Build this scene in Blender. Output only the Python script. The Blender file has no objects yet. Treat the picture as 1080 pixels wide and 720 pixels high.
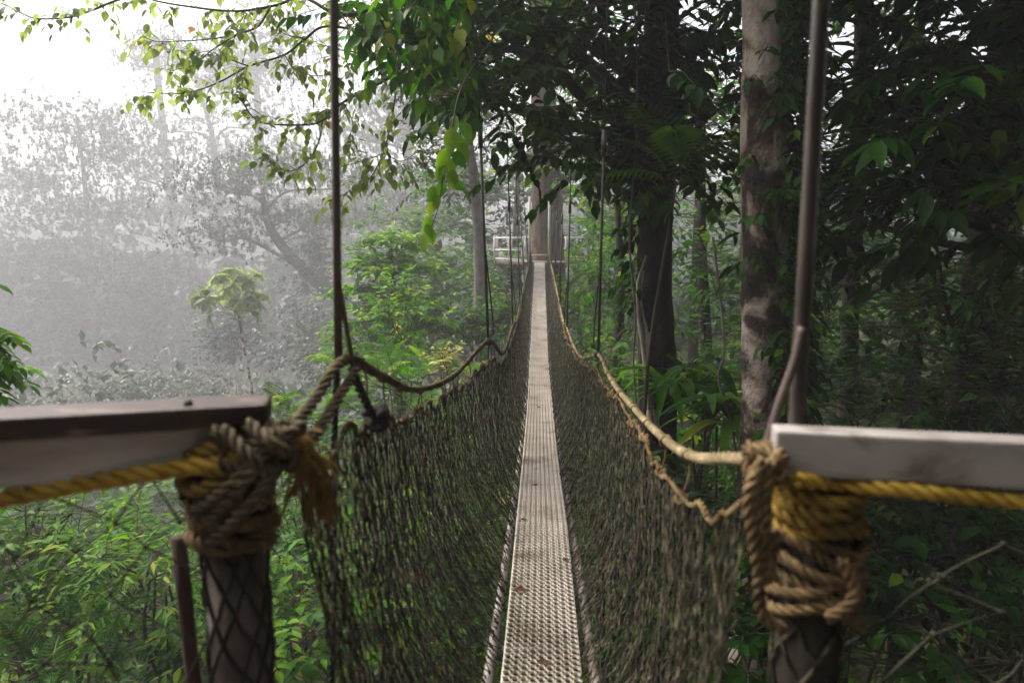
import bpy, bmesh, math, random
import numpy as np
from mathutils import Vector, Matrix

rnd = random.Random(7)
rng = np.random.default_rng(11)
scene = bpy.context.scene
col = scene.collection
R = math.radians

# ------------------------------------------------------------------ camera
CAM = Vector((0, 0, 10))
FPX = 720.0
PITCH, YAW = math.atan(112 / 720), math.atan(31 / 720)
cam_d = bpy.data.cameras.new('camera')
cam = bpy.data.objects.new('camera', cam_d)
col.objects.link(cam)
cam.location = CAM
cam.rotation_euler = (math.pi / 2 - PITCH, 0, YAW)
cam_d.sensor_width = 36
cam_d.lens = 24
cam_d.clip_start = .02
cam_d.clip_end = 2000
cam_d.dof.use_dof = True
cam_d.dof.focus_distance = 7.5
cam_d.dof.aperture_fstop = 2.4
scene.camera = cam
ROT = cam.rotation_euler.to_matrix()


def at(px, py, Y):
    """world point at forward distance Y seen at photo pixel (1080 x 720)"""
    d = ROT @ Vector(((px - 540) / FPX, -(py - 360) / FPX, -1))
    return CAM + d * (Y / d.y)


def A(px, py, Y):
    return np.array(at(px, py, Y))


# ------------------------------------------------------------------ mesh helpers
class MB:
    """collects vertex / face arrays (all faces quads or tris) and builds one mesh object"""

    def __init__(self):
        self.v, self.q, self.t, self.a, self.n = [], [], [], [], 0

    def add(self, v, quads=None, tris=None, tint=.5):
        v = np.asarray(v, float).reshape(-1, 3)
        if quads is not None and len(quads):
            self.q.append(np.asarray(quads, np.int64).reshape(-1, 4) + self.n)
        if tris is not None and len(tris):
            self.t.append(np.asarray(tris, np.int64).reshape(-1, 3) + self.n)
        self.v.append(v)
        self.a.append(np.broadcast_to(np.asarray(tint, float), (len(v),)))
        self.n += len(v)
        return self

    def build(self, name, mat, parent=None, smooth=True, loc=None):
        me = bpy.data.meshes.new(name)
        if self.n:
            v = np.concatenate(self.v)
            q = np.concatenate(self.q) if self.q else np.zeros((0, 4), np.int64)
            t = np.concatenate(self.t) if self.t else np.zeros((0, 3), np.int64)
            if loc is not None:
                v = v - np.array(loc)
            me.vertices.add(len(v))
            me.vertices.foreach_set('co', v.astype(np.float32).ravel())
            li = np.concatenate([q.ravel(), t.ravel()]).astype(np.int32)
            me.loops.add(len(li))
            me.loops.foreach_set('vertex_index', li)
            st = np.concatenate([np.arange(len(q)) * 4, len(q) * 4 + np.arange(len(t)) * 3]).astype(np.int32)
            me.polygons.add(len(st))
            me.polygons.foreach_set('loop_start', st)
            me.polygons.foreach_set('use_smooth', np.full(len(st), smooth, bool))
            at_ = me.attributes.new('tint', 'FLOAT', 'POINT')
            at_.data.foreach_set('value', np.concatenate(self.a).astype(np.float32))
            me.update(calc_edges=True)
            me.validate()
        me.materials.append(mat)
        o = bpy.data.objects.new(name, me)
        col.objects.link(o)
        if parent is not None:
            o.parent = parent
        elif loc is not None:
            o.location = loc
        return o


def tag(o, label=None, cat=None, group=None, kind=None):
    if label:
        o['label'] = label
    if cat:
        o['category'] = cat
    if group:
        o['group'] = group
    if kind:
        o['kind'] = kind
    return o


def empty(name, label, cat, group=None, loc=(0, 0, 0)):
    o = bpy.data.objects.new(name, None)
    o.empty_display_size = .2
    col.objects.link(o)
    o.location = loc
    return tag(o, label, cat, group)


def part(mb, name, mat, root, smooth=True):
    """link a mesh given in world coordinates under a root that only has a location"""
    o = mb.build(name, mat, None, smooth)
    o.parent = root
    o.matrix_parent_inverse = Matrix.Identity(4)
    L = np.array(root.location) if root.parent is None else np.array(root.matrix_basis.translation)
    if root.parent is not None:
        p = root.parent
        L = np.array(root.location) + np.array(p.location)
    n = len(o.data.vertices)
    if n and np.abs(L).max() > 0:
        c = np.empty(n * 3, np.float32)
        o.data.vertices.foreach_get('co', c)
        c = (c.reshape(-1, 3) - L).astype(np.float32)
        o.data.vertices.foreach_set('co', c.ravel())
        o.data.update()
    return o


def nrm(v):
    v = np.asarray(v, float)
    return v / np.maximum(np.linalg.norm(v, axis=-1, keepdims=True), 1e-9)


def smoothpath(pts, n=6):
    """Catmull-Rom through pts"""
    P = np.asarray(pts, float)
    if len(P) < 3:
        return np.array([P[0] + (P[-1] - P[0]) * t for t in np.linspace(0, 1, n + 1)])
    P = np.vstack([2 * P[0] - P[1], P, 2 * P[-1] - P[-2]])
    out = []
    for i in range(1, len(P) - 2):
        p0, p1, p2, p3 = P[i - 1:i + 3]
        for k in range(n):
            t = k / n
            out.append(.5 * ((2 * p1) + (p2 - p0) * t + (2 * p0 - 5 * p1 + 4 * p2 - p3) * t * t + (3 * p1 - p0 - 3 * p2 + p3) * t ** 3))
    out.append(P[-2])
    return np.array(out)


def resample(P, step):
    P = np.asarray(P, float)
    s = np.concatenate([[0], np.cumsum(np.linalg.norm(np.diff(P, axis=0), axis=1))])
    n = max(2, int(s[-1] / step) + 1)
    u = np.linspace(0, s[-1], n)
    return np.stack([np.interp(u, s, P[:, k]) for k in range(3)], 1), u


def frames(P):
    T = nrm(np.gradient(P, axis=0))
    ref = np.array([0, 0, 1.]) if abs(T[0, 2]) < .9 else np.array([1., 0, 0])
    N = np.zeros_like(P)
    n = nrm(np.cross(np.cross(T[0], ref), T[0]))
    for i in range(len(P)):
        n = n - T[i] * np.dot(n, T[i])
        n = nrm(n)
        N[i] = n
    return T, N, np.cross(T, N)


def tube(mb, P, r, sides=8, tint=.5, cap=True, wob=0.0):
    P = np.asarray(P, float)
    r = np.broadcast_to(np.asarray(r, float), (len(P),))
    T, N, B = frames(P)
    a = np.linspace(0, 2 * math.pi, sides, endpoint=False)
    rr = r[:, None] * (1 + wob * (rng.random((len(P), sides)) - .5)) if wob else np.repeat(r[:, None], sides, 1)
    V = P[:, None] + rr[..., None] * (N[:, None] * np.cos(a)[None, :, None] + B[:, None] * np.sin(a)[None, :, None])
    m = len(P)
    i, j = np.meshgrid(np.arange(m - 1), np.arange(sides), indexing='ij')
    j2 = (j + 1) % sides
    q = np.stack([i * sides + j, i * sides + j2, (i + 1) * sides + j2, (i + 1) * sides + j], -1).reshape(-1, 4)
    V = V.reshape(-1, 3)
    tr = []
    if cap:
        V = np.vstack([V, P[0], P[-1]])
        c0, c1 = m * sides, m * sides + 1
        for k in range(sides):
            tr.append((c0, (k + 1) % sides, k))
            tr.append((c1, (m - 1) * sides + k, (m - 1) * sides + (k + 1) % sides))
    tn = tint if np.ndim(tint) == 0 else np.concatenate([np.repeat(tint, sides), [tint[0], tint[-1]] if cap else []])
    mb.add(V, q, tr, tn)


def corridor(q):
    # the cut-clear passage along the walkway
    q = np.asarray(q)
    dz = np.interp(q[..., 1], [1, 9, 21], [8.5, 7.9, 9.15])
    return (np.abs(q[..., 0]) < .62) & (q[..., 1] > .8) & (q[..., 1] < 21.5) & (q[..., 2] > dz - .25) & (q[..., 2] < dz + 2.0)


def segs(mb, P0, P1, r0, r1=None, sides=3, tint=.5, clear=False):
    """many straight prisms at once"""
    P0, P1 = np.asarray(P0, float), np.asarray(P1, float)
    if len(P0) == 0:
        return
    r1 = r0 if r1 is None else r1
    if clear:
        ok = ~(corridor(P0) | corridor(P1) | corridor((P0 + P1) / 2))
        P0, P1 = P0[ok], P1[ok]
        if not ok.any():
            return
    n = len(P0)
    T = nrm(P1 - P0)
    ref = np.where(np.abs(T[:, 2:3]) < .9, np.array([[0, 0, 1.]]), np.array([[1., 0, 0]]))
    N = nrm(np.cross(T, ref))
    B = np.cross(T, N)
    a = np.linspace(0, 2 * math.pi, sides, endpoint=False)
    off = N[:, None] * np.cos(a)[None, :, None] + B[:, None] * np.sin(a)[None, :, None]
    r0 = np.broadcast_to(np.asarray(r0, float), (n,))[:, None, None]
    r1 = np.broadcast_to(np.asarray(r1, float), (n,))[:, None, None]
    V = np.concatenate([P0[:, None] + off * r0, P1[:, None] + off * r1], 1)
    k = np.arange(sides)
    k2 = (k + 1) % sides
    base = (np.arange(n) * 2 * sides)[:, None, None]
    q = base + np.stack([k, k2, sides + k2, sides + k], -1)[None]
    tn = tint if np.ndim(tint) == 0 else np.repeat(tint, 2 * sides)
    mb.add(V.reshape(-1, 3), q.reshape(-1, 4), None, tn)


def rope(mb, path, Rr, pitch=None, strands=3, sides=6, tint=.5, step=None):
    """laid rope: twisted strands round a path"""
    pitch = pitch or Rr * 7
    P, u = resample(path, step or pitch / 9)
    T, N, B = frames(P)
    for s in range(strands):
        ph = u / pitch * 2 * math.pi + s * 2 * math.pi / strands
        C = P + (N * np.cos(ph)[:, None] + B * np.sin(ph)[:, None]) * Rr * .60
        tube(mb, C, Rr * .48, sides, tint=tint)


def beam(name, p0, p1, w, h, mat, parent, bev=.004, ext=0):
    """bevelled rectangular bar from p0 to p1 (centre line); w sideways, h upright"""
    p0, p1 = np.asarray(p0, float), np.asarray(p1, float)
    T = nrm(p1 - p0)
    S = nrm(np.cross(T, [0, 0, 1.]))
    U = np.cross(S, T)
    bm = bmesh.new()
    vs = []
    nseg = max(1, int(np.linalg.norm(p1 - p0) / .25))
    for i in range(nseg + 1):
        c = p0 + (p1 - p0) * i / nseg
        vs.append([bm.verts.new(c + S * w / 2 * a + U * h / 2 * b) for a, b in ((-1, -1), (1, -1), (1, 1), (-1, 1))])
    for a_, b_ in zip(vs, vs[1:]):
        for k in range(4):
            bm.faces.new((a_[k], a_[(k + 1) % 4], b_[(k + 1) % 4], b_[k]))
    bm.faces.new(vs[0][::-1])
    bm.faces.new(vs[-1])
    bmesh.ops.recalc_face_normals(bm, faces=bm.faces)
    if bev:
        ed = [e for e in bm.edges if len(e.link_faces) == 2 and e.calc_face_angle(0) > .5]
        bmesh.ops.bevel(bm, geom=ed, offset=bev, segments=2, affect='EDGES', profile=.6)
    me = bpy.data.meshes.new(name)
    bm.to_mesh(me)
    bm.free()
    me.materials.append(mat)
    o = bpy.data.objects.new(name, me)
    col.objects.link(o)
    if parent is not None:
        o.parent = parent
        o.location = -Vector(parent.location)
    return o


# ------------------------------------------------------------------ materials
def newmat(name):
    m = bpy.data.materials.new(name)
    m.use_nodes = True
    nt = m.node_tree
    nt.nodes.clear()
    out = nt.nodes.new('ShaderNodeOutputMaterial')
    return m, nt, out


def ramp(nt, fac, stops):
    r = nt.nodes.new('ShaderNodeValToRGB')
    els = r.color_ramp.elements
    while len(els) > 1:
        els.remove(els[-1])
    els[0].position, els[0].color = stops[0][0], (*stops[0][1], 1)
    for p, c in stops[1:]:
        e = els.new(p)
        e.color = (*c, 1)
    nt.links.new(fac, r.inputs[0])
    return r.outputs[0]


def noise(nt, scale, detail=4, rough=.6, vec=None, dist=0):
    n = nt.nodes.new('ShaderNodeTexNoise')
    n.inputs['Scale'].default_value = scale
    n.inputs['Detail'].default_value = detail
    n.inputs['Roughness'].default_value = rough
    n.inputs['Distortion'].default_value = dist
    if vec is not None:
        nt.links.new(vec, n.inputs['Vector'])
    return n.outputs['Fac']


def objvec(nt, sc=(1, 1, 1)):
    tc = nt.nodes.new('ShaderNodeTexCoord')
    mp = nt.nodes.new('ShaderNodeMapping')
    mp.inputs['Scale'].default_value = sc
    nt.links.new(tc.outputs['Object'], mp.inputs[0])
    return mp.outputs[0]


def leafmat(name, stops, transl=.35, rough=.45, spec=.4, tcol=(1.5, 1.6, .7)):
    """stops: list of (pos, rgb) picked by the random per-leaf tint"""
    m, nt, out = newmat(name)
    a = nt.nodes.new('ShaderNodeAttribute')
    a.attribute_name = 'tint'
    c = ramp(nt, a.outputs['Fac'], stops)
    n = noise(nt, 6, 3, vec=objvec(nt))
    hv = nt.nodes.new('ShaderNodeHueSaturation')
    mr = nt.nodes.new('ShaderNodeMapRange')
    mr.inputs[1].default_value, mr.inputs[2].default_value = .3, .7
    mr.inputs[3].default_value, mr.inputs[4].default_value = .75, 1.25
    nt.links.new(n, mr.inputs[0])
    nt.links.new(mr.outputs[0], hv.inputs['Value'])
    nt.links.new(c, hv.inputs['Color'])
    b = nt.nodes.new('ShaderNodeBsdfPrincipled')
    b.inputs['Roughness'].default_value = rough
    b.inputs['Specular IOR Level'].default_value = spec
    nt.links.new(hv.outputs[0], b.inputs['Base Color'])
    t = nt.nodes.new('ShaderNodeBsdfTranslucent')
    mx = nt.nodes.new('ShaderNodeMix')
    mx.data_type = 'RGBA'
    mx.blend_type = 'MULTIPLY'
    mx.inputs[0].default_value = 1
    nt.links.new(hv.outputs[0], mx.inputs[6])
    mx.inputs[7].default_value = (*tcol, 1)
    nt.links.new(mx.outputs[2], t.inputs[0])
    ms = nt.nodes.new('ShaderNodeMixShader')
    ms.inputs[0].default_value = transl
    nt.links.new(b.outputs[0], ms.inputs[1])
    nt.links.new(t.outputs[0], ms.inputs[2])
    nt.links.new(ms.outputs[0], out.inputs[0])
    return m


def surfmat(name, stops, scale=8, sc=(1, 1, 1), rough=.7, bump=.3, bscale=None, metal=0, spec=.3, dist=0, detail=6, bdist=.01):
    m, nt, out = newmat(name)
    v = objvec(nt, sc)
    n = noise(nt, scale, detail, .62, v, dist)
    c = ramp(nt, n, stops)
    b = nt.nodes.new('ShaderNodeBsdfPrincipled')
    b.inputs['Metallic'].default_value = metal
    b.inputs['Specular IOR Level'].default_value = spec
    nt.links.new(c, b.inputs['Base Color'])
    mr = nt.nodes.new('ShaderNodeMapRange')
    mr.inputs[3].default_value, mr.inputs[4].default_value = rough - .15, min(1, rough + .15)
    nt.links.new(n, mr.inputs[0])
    nt.links.new(mr.outputs[0], b.inputs['Roughness'])
    bp = nt.nodes.new('ShaderNodeBump')
    bp.inputs['Strength'].default_value = bump
    bp.inputs['Distance'].default_value = bdist
    nt.links.new(noise(nt, bscale or scale * 3, 5, .6, v), bp.inputs['Height'])
    nt.links.new(bp.outputs[0], b.inputs['Normal'])
    nt.links.new(b.outputs[0], out.inputs[0])
    return m


M = {}
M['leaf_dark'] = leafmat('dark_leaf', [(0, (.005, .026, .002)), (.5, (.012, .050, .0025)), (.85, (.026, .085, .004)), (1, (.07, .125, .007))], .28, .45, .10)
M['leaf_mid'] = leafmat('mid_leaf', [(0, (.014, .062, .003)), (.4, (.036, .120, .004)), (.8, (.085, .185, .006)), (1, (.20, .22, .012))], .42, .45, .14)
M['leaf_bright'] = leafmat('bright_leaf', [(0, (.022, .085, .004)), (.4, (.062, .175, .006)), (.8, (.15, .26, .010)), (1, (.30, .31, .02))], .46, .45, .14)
M['leaf_lime'] = leafmat('lime_leaf', [(0, (.08, .13, .03)), (.6, (.13, .18, .05)), (.96, (.18, .20, .07)), (.99, (.16, .10, .035)), (1, (.14, .07, .03))], .6, .5, .3, (2.2, 2.1, 1.5))
M['leaf_yellow'] = leafmat('yellow_leaf', [(0, (.16, .20, .04)), (.6, (.28, .27, .05)), (1, (.36, .31, .07))], .45)
M['leaf_grey'] = leafmat('misty_leaf', [(0, (.016, .035, .018)), (.6, (.028, .052, .028)), (1, (.05, .075, .04))], .3)
M['leaf_floor'] = leafmat('undergrowth_leaf', [(0, (.012, .044, .003)), (.45, (.038, .105, .004)), (.8, (.10, .18, .007)), (.93, (.22, .21, .014)), (.97, (.17, .085, .03)), (1, (.15, .075, .03))], .36, .45, .14)
M['dead_leaf'] = leafmat('dead_leaf', [(0, (.05, .022, .012)), (1, (.11, .055, .025))], .15, .8, .2, (1, 1, 1))
M['bark_pale'] = surfmat('pale_mottled_bark', [(.36, (.016, .010, .008)), (.455, (.045, .030, .022)), (.495, (.20, .145, .115)), (.56, (.46, .37, .31)), (.75, (.64, .56, .50))], 2.6, (1.0, 1.0, .8), .85, .9, 24, dist=.5, bdist=.04, detail=10)
M['rail_brightened'] = surfmat('brightened_painted_rail', [(.34, (.22, .18, .155)), (.43, (.42, .37, .34)), (.55, (.54, .49, .46)), (.66, (.58, .53, .50)), (.72, (.34, .29, .26))], 3.5, (1, 1, 2.2), .45, .25, 40, metal=0, spec=.5, bdist=.003, detail=10, dist=.3)  # rail colour made paler to make up for the shade on the left beam
M['bark_dark'] = surfmat('dark_bark', [(.3, (.012, .008, .006)), (.55, (.032, .023, .017)), (.75, (.065, .048, .036))], 5, (2.2, 2.2, .6), .9, .8, 16, bdist=.03)
M['bark_brown'] = surfmat('brown_bark', [(.3, (.04, .027, .02)), (.5, (.10, .068, .052)), (.72, (.18, .13, .10))], 4, (2.5, 2.5, .5), .9, .9, 14, bdist=.06)
M['bark_grey'] = surfmat('grey_bark', [(.3, (.09, .075, .065)), (.6, (.19, .16, .14)), (.8, (.27, .24, .21))], 5, (1.5, 1.5, .8), .9, .4, 14)
M['twig'] = surfmat('twig_bark', [(.3, (.04, .03, .022)), (.7, (.09, .07, .05))], 12, (1, 1, 1), .85, .3)
M['root'] = surfmat('aerial_root', [(.3, (.26, .20, .16)), (.7, (.54, .46, .40))], 14, (1, 1, .5), .85, .4)
M['grating'] = surfmat('worn_aluminium_grating', [(.30, (.34, .27, .22)), (.44, (.62, .54, .475)), (.7, (.78, .70, .63))], 4, (1, 1, 1), .5, .15, 60, metal=.05, spec=.5, bdist=.003)
M['tube_metal'] = surfmat('aged_aluminium_tube', [(.3, (.08, .065, .055)), (.5, (.17, .145, .13)), (.7, (.32, .28, .26))], 6, (1, 1, 1), .5, .1, 50, metal=.1, spec=.5, bdist=.002)
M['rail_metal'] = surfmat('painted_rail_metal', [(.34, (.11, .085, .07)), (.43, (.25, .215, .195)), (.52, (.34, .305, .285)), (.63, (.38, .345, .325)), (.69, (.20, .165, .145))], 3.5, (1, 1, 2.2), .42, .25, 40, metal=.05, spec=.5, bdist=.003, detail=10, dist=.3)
M['cap_wood'] = surfmat('dark_cap_board', [(.3, (.014, .007, .006)), (.52, (.036, .018, .015)), (.60, (.05, .028, .022)), (.66, (.17, .12, .10))], 5, (.8, 3, 3), .5, .6, 34, bdist=.006, detail=9)
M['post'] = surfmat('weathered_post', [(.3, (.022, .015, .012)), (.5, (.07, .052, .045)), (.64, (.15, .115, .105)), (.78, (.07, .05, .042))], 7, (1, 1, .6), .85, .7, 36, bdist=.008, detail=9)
M['rope_lash'] = surfmat('stained_lashing_rope', [(.3, (.035, .022, .010)), (.5, (.11, .070, .028)), (.72, (.27, .185, .085))], 11, (1, 1, 1), .9, .6, 240, bdist=.003)
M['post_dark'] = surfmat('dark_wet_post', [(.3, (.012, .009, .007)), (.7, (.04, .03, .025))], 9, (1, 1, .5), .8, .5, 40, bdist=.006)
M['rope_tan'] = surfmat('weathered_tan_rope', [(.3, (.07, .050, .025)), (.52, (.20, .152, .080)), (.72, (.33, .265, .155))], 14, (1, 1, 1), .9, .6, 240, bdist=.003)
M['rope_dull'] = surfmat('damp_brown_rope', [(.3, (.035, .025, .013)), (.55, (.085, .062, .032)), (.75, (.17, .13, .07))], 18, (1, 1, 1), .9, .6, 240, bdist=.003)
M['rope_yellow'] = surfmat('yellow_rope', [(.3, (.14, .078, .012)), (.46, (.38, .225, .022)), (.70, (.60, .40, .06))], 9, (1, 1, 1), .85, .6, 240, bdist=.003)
M['net'] = surfmat('weathered_net_twine', [(.34, (.008, .0065, .0035)), (.5, (.030, .025, .013)), (.61, (.105, .090, .055)), (.72, (.19, .165, .11))], 26, (1, 1, 1), .9, .3, 200)
M['net_dark'] = surfmat('black_net_twine', [(.3, (.012, .010, .008)), (.8, (.035, .028, .022))], 20, (1, 1, 1), .9, .3, 200)
M['net_pale'] = surfmat('mossy_net_twine', [(.38, (.012, .013, .007)), (.6, (.06, .057, .034)), (.8, (.15, .13, .085))], 6, (1, 1, 1), .9, .3, 200)
M['cable'] = surfmat('steel_cable', [(.3, (.03, .027, .025)), (.7, (.085, .075, .07))], 20, (1, 1, 1), .6, .3, 150, metal=.4)
M['rod'] = surfmat('brown_hanger_rod', [(.3, (.055, .038, .03)), (.7, (.12, .085, .07))], 9, (1, 1, .4), .55, .2, 60, spec=.4)
M['pipe'] = surfmat('wet_grey_pipe', [(.36, (.030, .020, .016)), (.5, (.065, .047, .039)), (.62, (.20, .165, .145)), (.7, (.09, .065, .052))], 4, (1, 1, .5), .4, .35, 60, metal=.05, spec=.5, bdist=.003, detail=9, dist=.4)
M['white_paint'] = surfmat('white_painted_rail', [(.3, (.40, .37, .35)), (.7, (.60, .57, .55))], 8, (1, 1, 1), .5, .1, 40)
M['deck_wood'] = surfmat('platform_boards', [(.3, (.10, .075, .06)), (.7, (.22, .18, .15))], 5, (1, 4, 1), .85, .4, 30)
M['stake'] = surfmat('brown_stake_wood', [(.3, (.020, .010, .008)), (.7, (.065, .034, .024))], 8, (2, 2, .4), .85, .6, 30)
M['rope_yellow_shaded'] = surfmat('shaded_yellow_rope', [(.3, (.05, .028, .007)), (.5, (.15, .088, .012)), (.74, (.33, .205, .03))], 9, (1, 1, 1), .85, .6, 240, bdist=.003)  # yellow rope darkened: shade on post turns and frayed end put into the colour
M['soil'] = surfmat('forest_floor_soil', [(.3, (.018, .014, .009)), (.5, (.035, .030, .016)), (.7, (.030, .042, .016))], 1.6, (1, 1, 1), .95, .8, 9, bdist=.1)


# ------------------------------------------------------------------ terrain
def sstep(a, b, x):
    t = np.clip((x - a) / (b - a), 0, 1)
    return t * t * (3 - 2 * t)


def ground(x, y):
    x, y = np.asarray(x, float), np.asarray(y, float)
    h = 4.3 + .22 * np.clip(x - 1.5, 0, 14) + .03 * np.clip(y - 4, 0, 30) * sstep(-2, 3, x)
    left = sstep(-2, -8, x + .12 * (y - 12)) * sstep(9, 24, y)
    h = h - 6.0 * left - 7.0 * sstep(26, 70, y) * sstep(12, -4, x - .2 * y)
    h = h + 5 * sstep(85, 170, y)
    h = h + .35 * np.sin(x * .6 + 1) * np.cos(y * .5) + .2 * np.sin(x * 1.3 + y * .9)
    return h


def gz(x, y):
    return float(ground(x, y))


def terrain():
    n = 240
    u = np.linspace(-1, 1, n)
    w = np.sign(u) * np.abs(u) ** 2.2
    X, Yv = np.meshgrid(w * 190, 12 + w * 190, indexing='ij')
    Z = ground(X, Yv) + (rng.random(X.shape) - .5) * .06
    V = np.stack([X, Yv, Z], -1).reshape(-1, 3)
    i, j = np.meshgrid(np.arange(n - 1), np.arange(n - 1), indexing='ij')
    k = i * n + j
    q = np.stack([k, k + n, k + n + 1, k + 1], -1).reshape(-1, 4)
    return MB().add(V, q).build('ground', M['soil'])


tag(terrain(), kind='structure')

# ------------------------------------------------------------------ leaves
def leaf_template(kind):
    if kind == 'fine':          # 11 vertices, pointed oval with fold, drip tip and bend
        ys = np.array([0, .16, .38, .62, .84, 1.0])
        w = np.array([0, .16, .25, .22, .10, 0])
        z = -.22 * ys ** 2
        v = [(0, ys[i], z[i] - .03) for i in range(6)]
        for s in (-1, 1):
            v += [(s * w[i], ys[i] - .02, z[i] + .045) for i in range(1, 5)]
        q, t = [], []
        for s, o in ((-1, 6), (1, 10)):
            f = [(0, 1, o)], [(1, 2, o + 1, o), (2, 3, o + 2, o + 1), (3, 4, o + 3, o + 2)], [(4, 5, o + 3)]
            t += [x if s > 0 else x[::-1] for x in f[0] + f[2]]
            q += [x if s > 0 else x[::-1] for x in f[1]]
        return np.array(v, float), np.array(q), np.array(t)
    if kind == 'mid':
        v = [(0, 0, 0), (0, .4, -.04), (0, 1, -.2), (-.24, .34, .03), (-.16, .72, -.06), (.24, .34, .03), (.16, .72, -.06)]
        t = [(0, 1, 3), (1, 4, 3), (1, 2, 4), (0, 5, 1), (1, 5, 6), (1, 6, 2)]
        return np.array(v, float), np.zeros((0, 4), int), np.array(t)
    if kind == 'strap':         # long arching strap leaf
        ys = np.linspace(0, 1, 9)
        z = .35 * ys - 1.0 * ys ** 2.3 * .75
        yy = ys - .18 * ys ** 2
        w = .05 * np.sin(np.pi * np.clip(ys * .93 + .05, 0, 1)) ** .6
        v = [(0, yy[i], z[i] - .012) for i in range(9)] + [(-w[i], yy[i], z[i] + .008) for i in range(9)] + [(w[i], yy[i], z[i] + .008) for i in range(9)]
        q = []
        for i in range(8):
            q += [(i, i + 1, 10 + i, 9 + i), (i, 18 + i, 19 + i, i + 1)]
        return np.array(v, float), np.array(q), np.zeros((0, 3), int)
    if kind == 'far':
        v = [(0, 0, 0), (-.26, .45, .04), (0, 1, -.12), (.26, .45, .04)]
        return np.array(v, float), np.zeros((0, 4), int), np.array([(0, 2, 1), (0, 3, 2)])
    if kind == 'frond':         # fern or palm frond: rachis with paired leaflets in one template
        v, t = [], []
        N = 15
        for i in range(N):
            y = .10 + .90 * i / (N - 1)
            z = .42 * y - .62 * y ** 2
            L = .30 * math.sin(math.pi * min(1, .12 + .86 * (i / (N - 1)))) ** .8 + .03
            for s in (-1, 1):
                b = len(v)
                v += [(0, y, z), (s * L * .55, y + .09, z + .0), (s * L, y + .12, z - .10), (s * L * .5, y + .035, z + .0)]
                t += [(b, b + 1, b + 3), (b + 1, b + 2, b + 3)] if s < 0 else [(b, b + 3, b + 1), (b + 1, b + 3, b + 2)]
        for i in range(6):
            b = len(v)
            y0, y1 = i / 6, (i + 1) / 6
            z0, z1 = .42 * y0 - .62 * y0 ** 2, .42 * y1 - .62 * y1 ** 2
            v += [(-.008, y0, z0), (.008, y0, z0), (.008, y1, z1), (-.008, y1, z1)]
            t += [(b, b + 1, b + 2), (b, b + 2, b + 3)]
        return np.array(v, float), np.zeros((0, 4), int), np.array(t)


TPL = {k: leaf_template(k) for k in ('fine', 'mid', 'far', 'strap', 'frond')}


def place_leaves(mb, P, D, U, size, kind='mid', wid=1.0, tint=None):
    P, D, U = np.asarray(P, float), nrm(D), np.asarray(U, float)
    # nothing grows across the walkway: it is kept cut clear
    s0 = np.broadcast_to(np.asarray(size, float), (len(P),))
    E = P + D * s0[:, None]
    dz = np.interp(P[:, 1], [1, 9, 21], [8.5, 7.9, 9.15])
    near = lambda q: (np.abs(q[:, 0]) < .62) & (q[:, 1] > .8) & (q[:, 1] < 21.5) & (q[:, 2] > dz - .25) & (q[:, 2] < dz + 2.0)
    ok = ~(near(P) | near(E) | near((P + E) / 2))
    if not ok.all():
        if tint is not None:
            tint = np.broadcast_to(tint, (len(P),))[ok]
        P, D, U, size = P[ok], D[ok], np.broadcast_to(U, (len(ok), 3))[ok], s0[ok]
    n = len(P)
    if n == 0:
        return
    X = nrm(np.cross(D, U))
    Z = np.cross(X, D)
    v, q, t = TPL[kind]
    s = np.broadcast_to(np.asarray(size, float), (n,))
    W = (X[:, None] * (v[:, 0] * wid)[None, :, None] + D[:, None] * v[:, 1][None, :, None] + Z[:, None] * v[:, 2][None, :, None]) * s[:, None, None] + P[:, None]
    b = (np.arange(n) * len(v))[:, None, None]
    tn = rng.random(n) if tint is None else np.broadcast_to(tint, (n,))
    mb.add(W.reshape(-1, 3), (q[None] + b).reshape(-1, 4) if len(q) else None, (t[None] + b).reshape(-1, 3) if len(t) else None, np.repeat(tn, len(v)))


def rvec(n):
    return nrm(rng.normal(size=(n, 3)))


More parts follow.
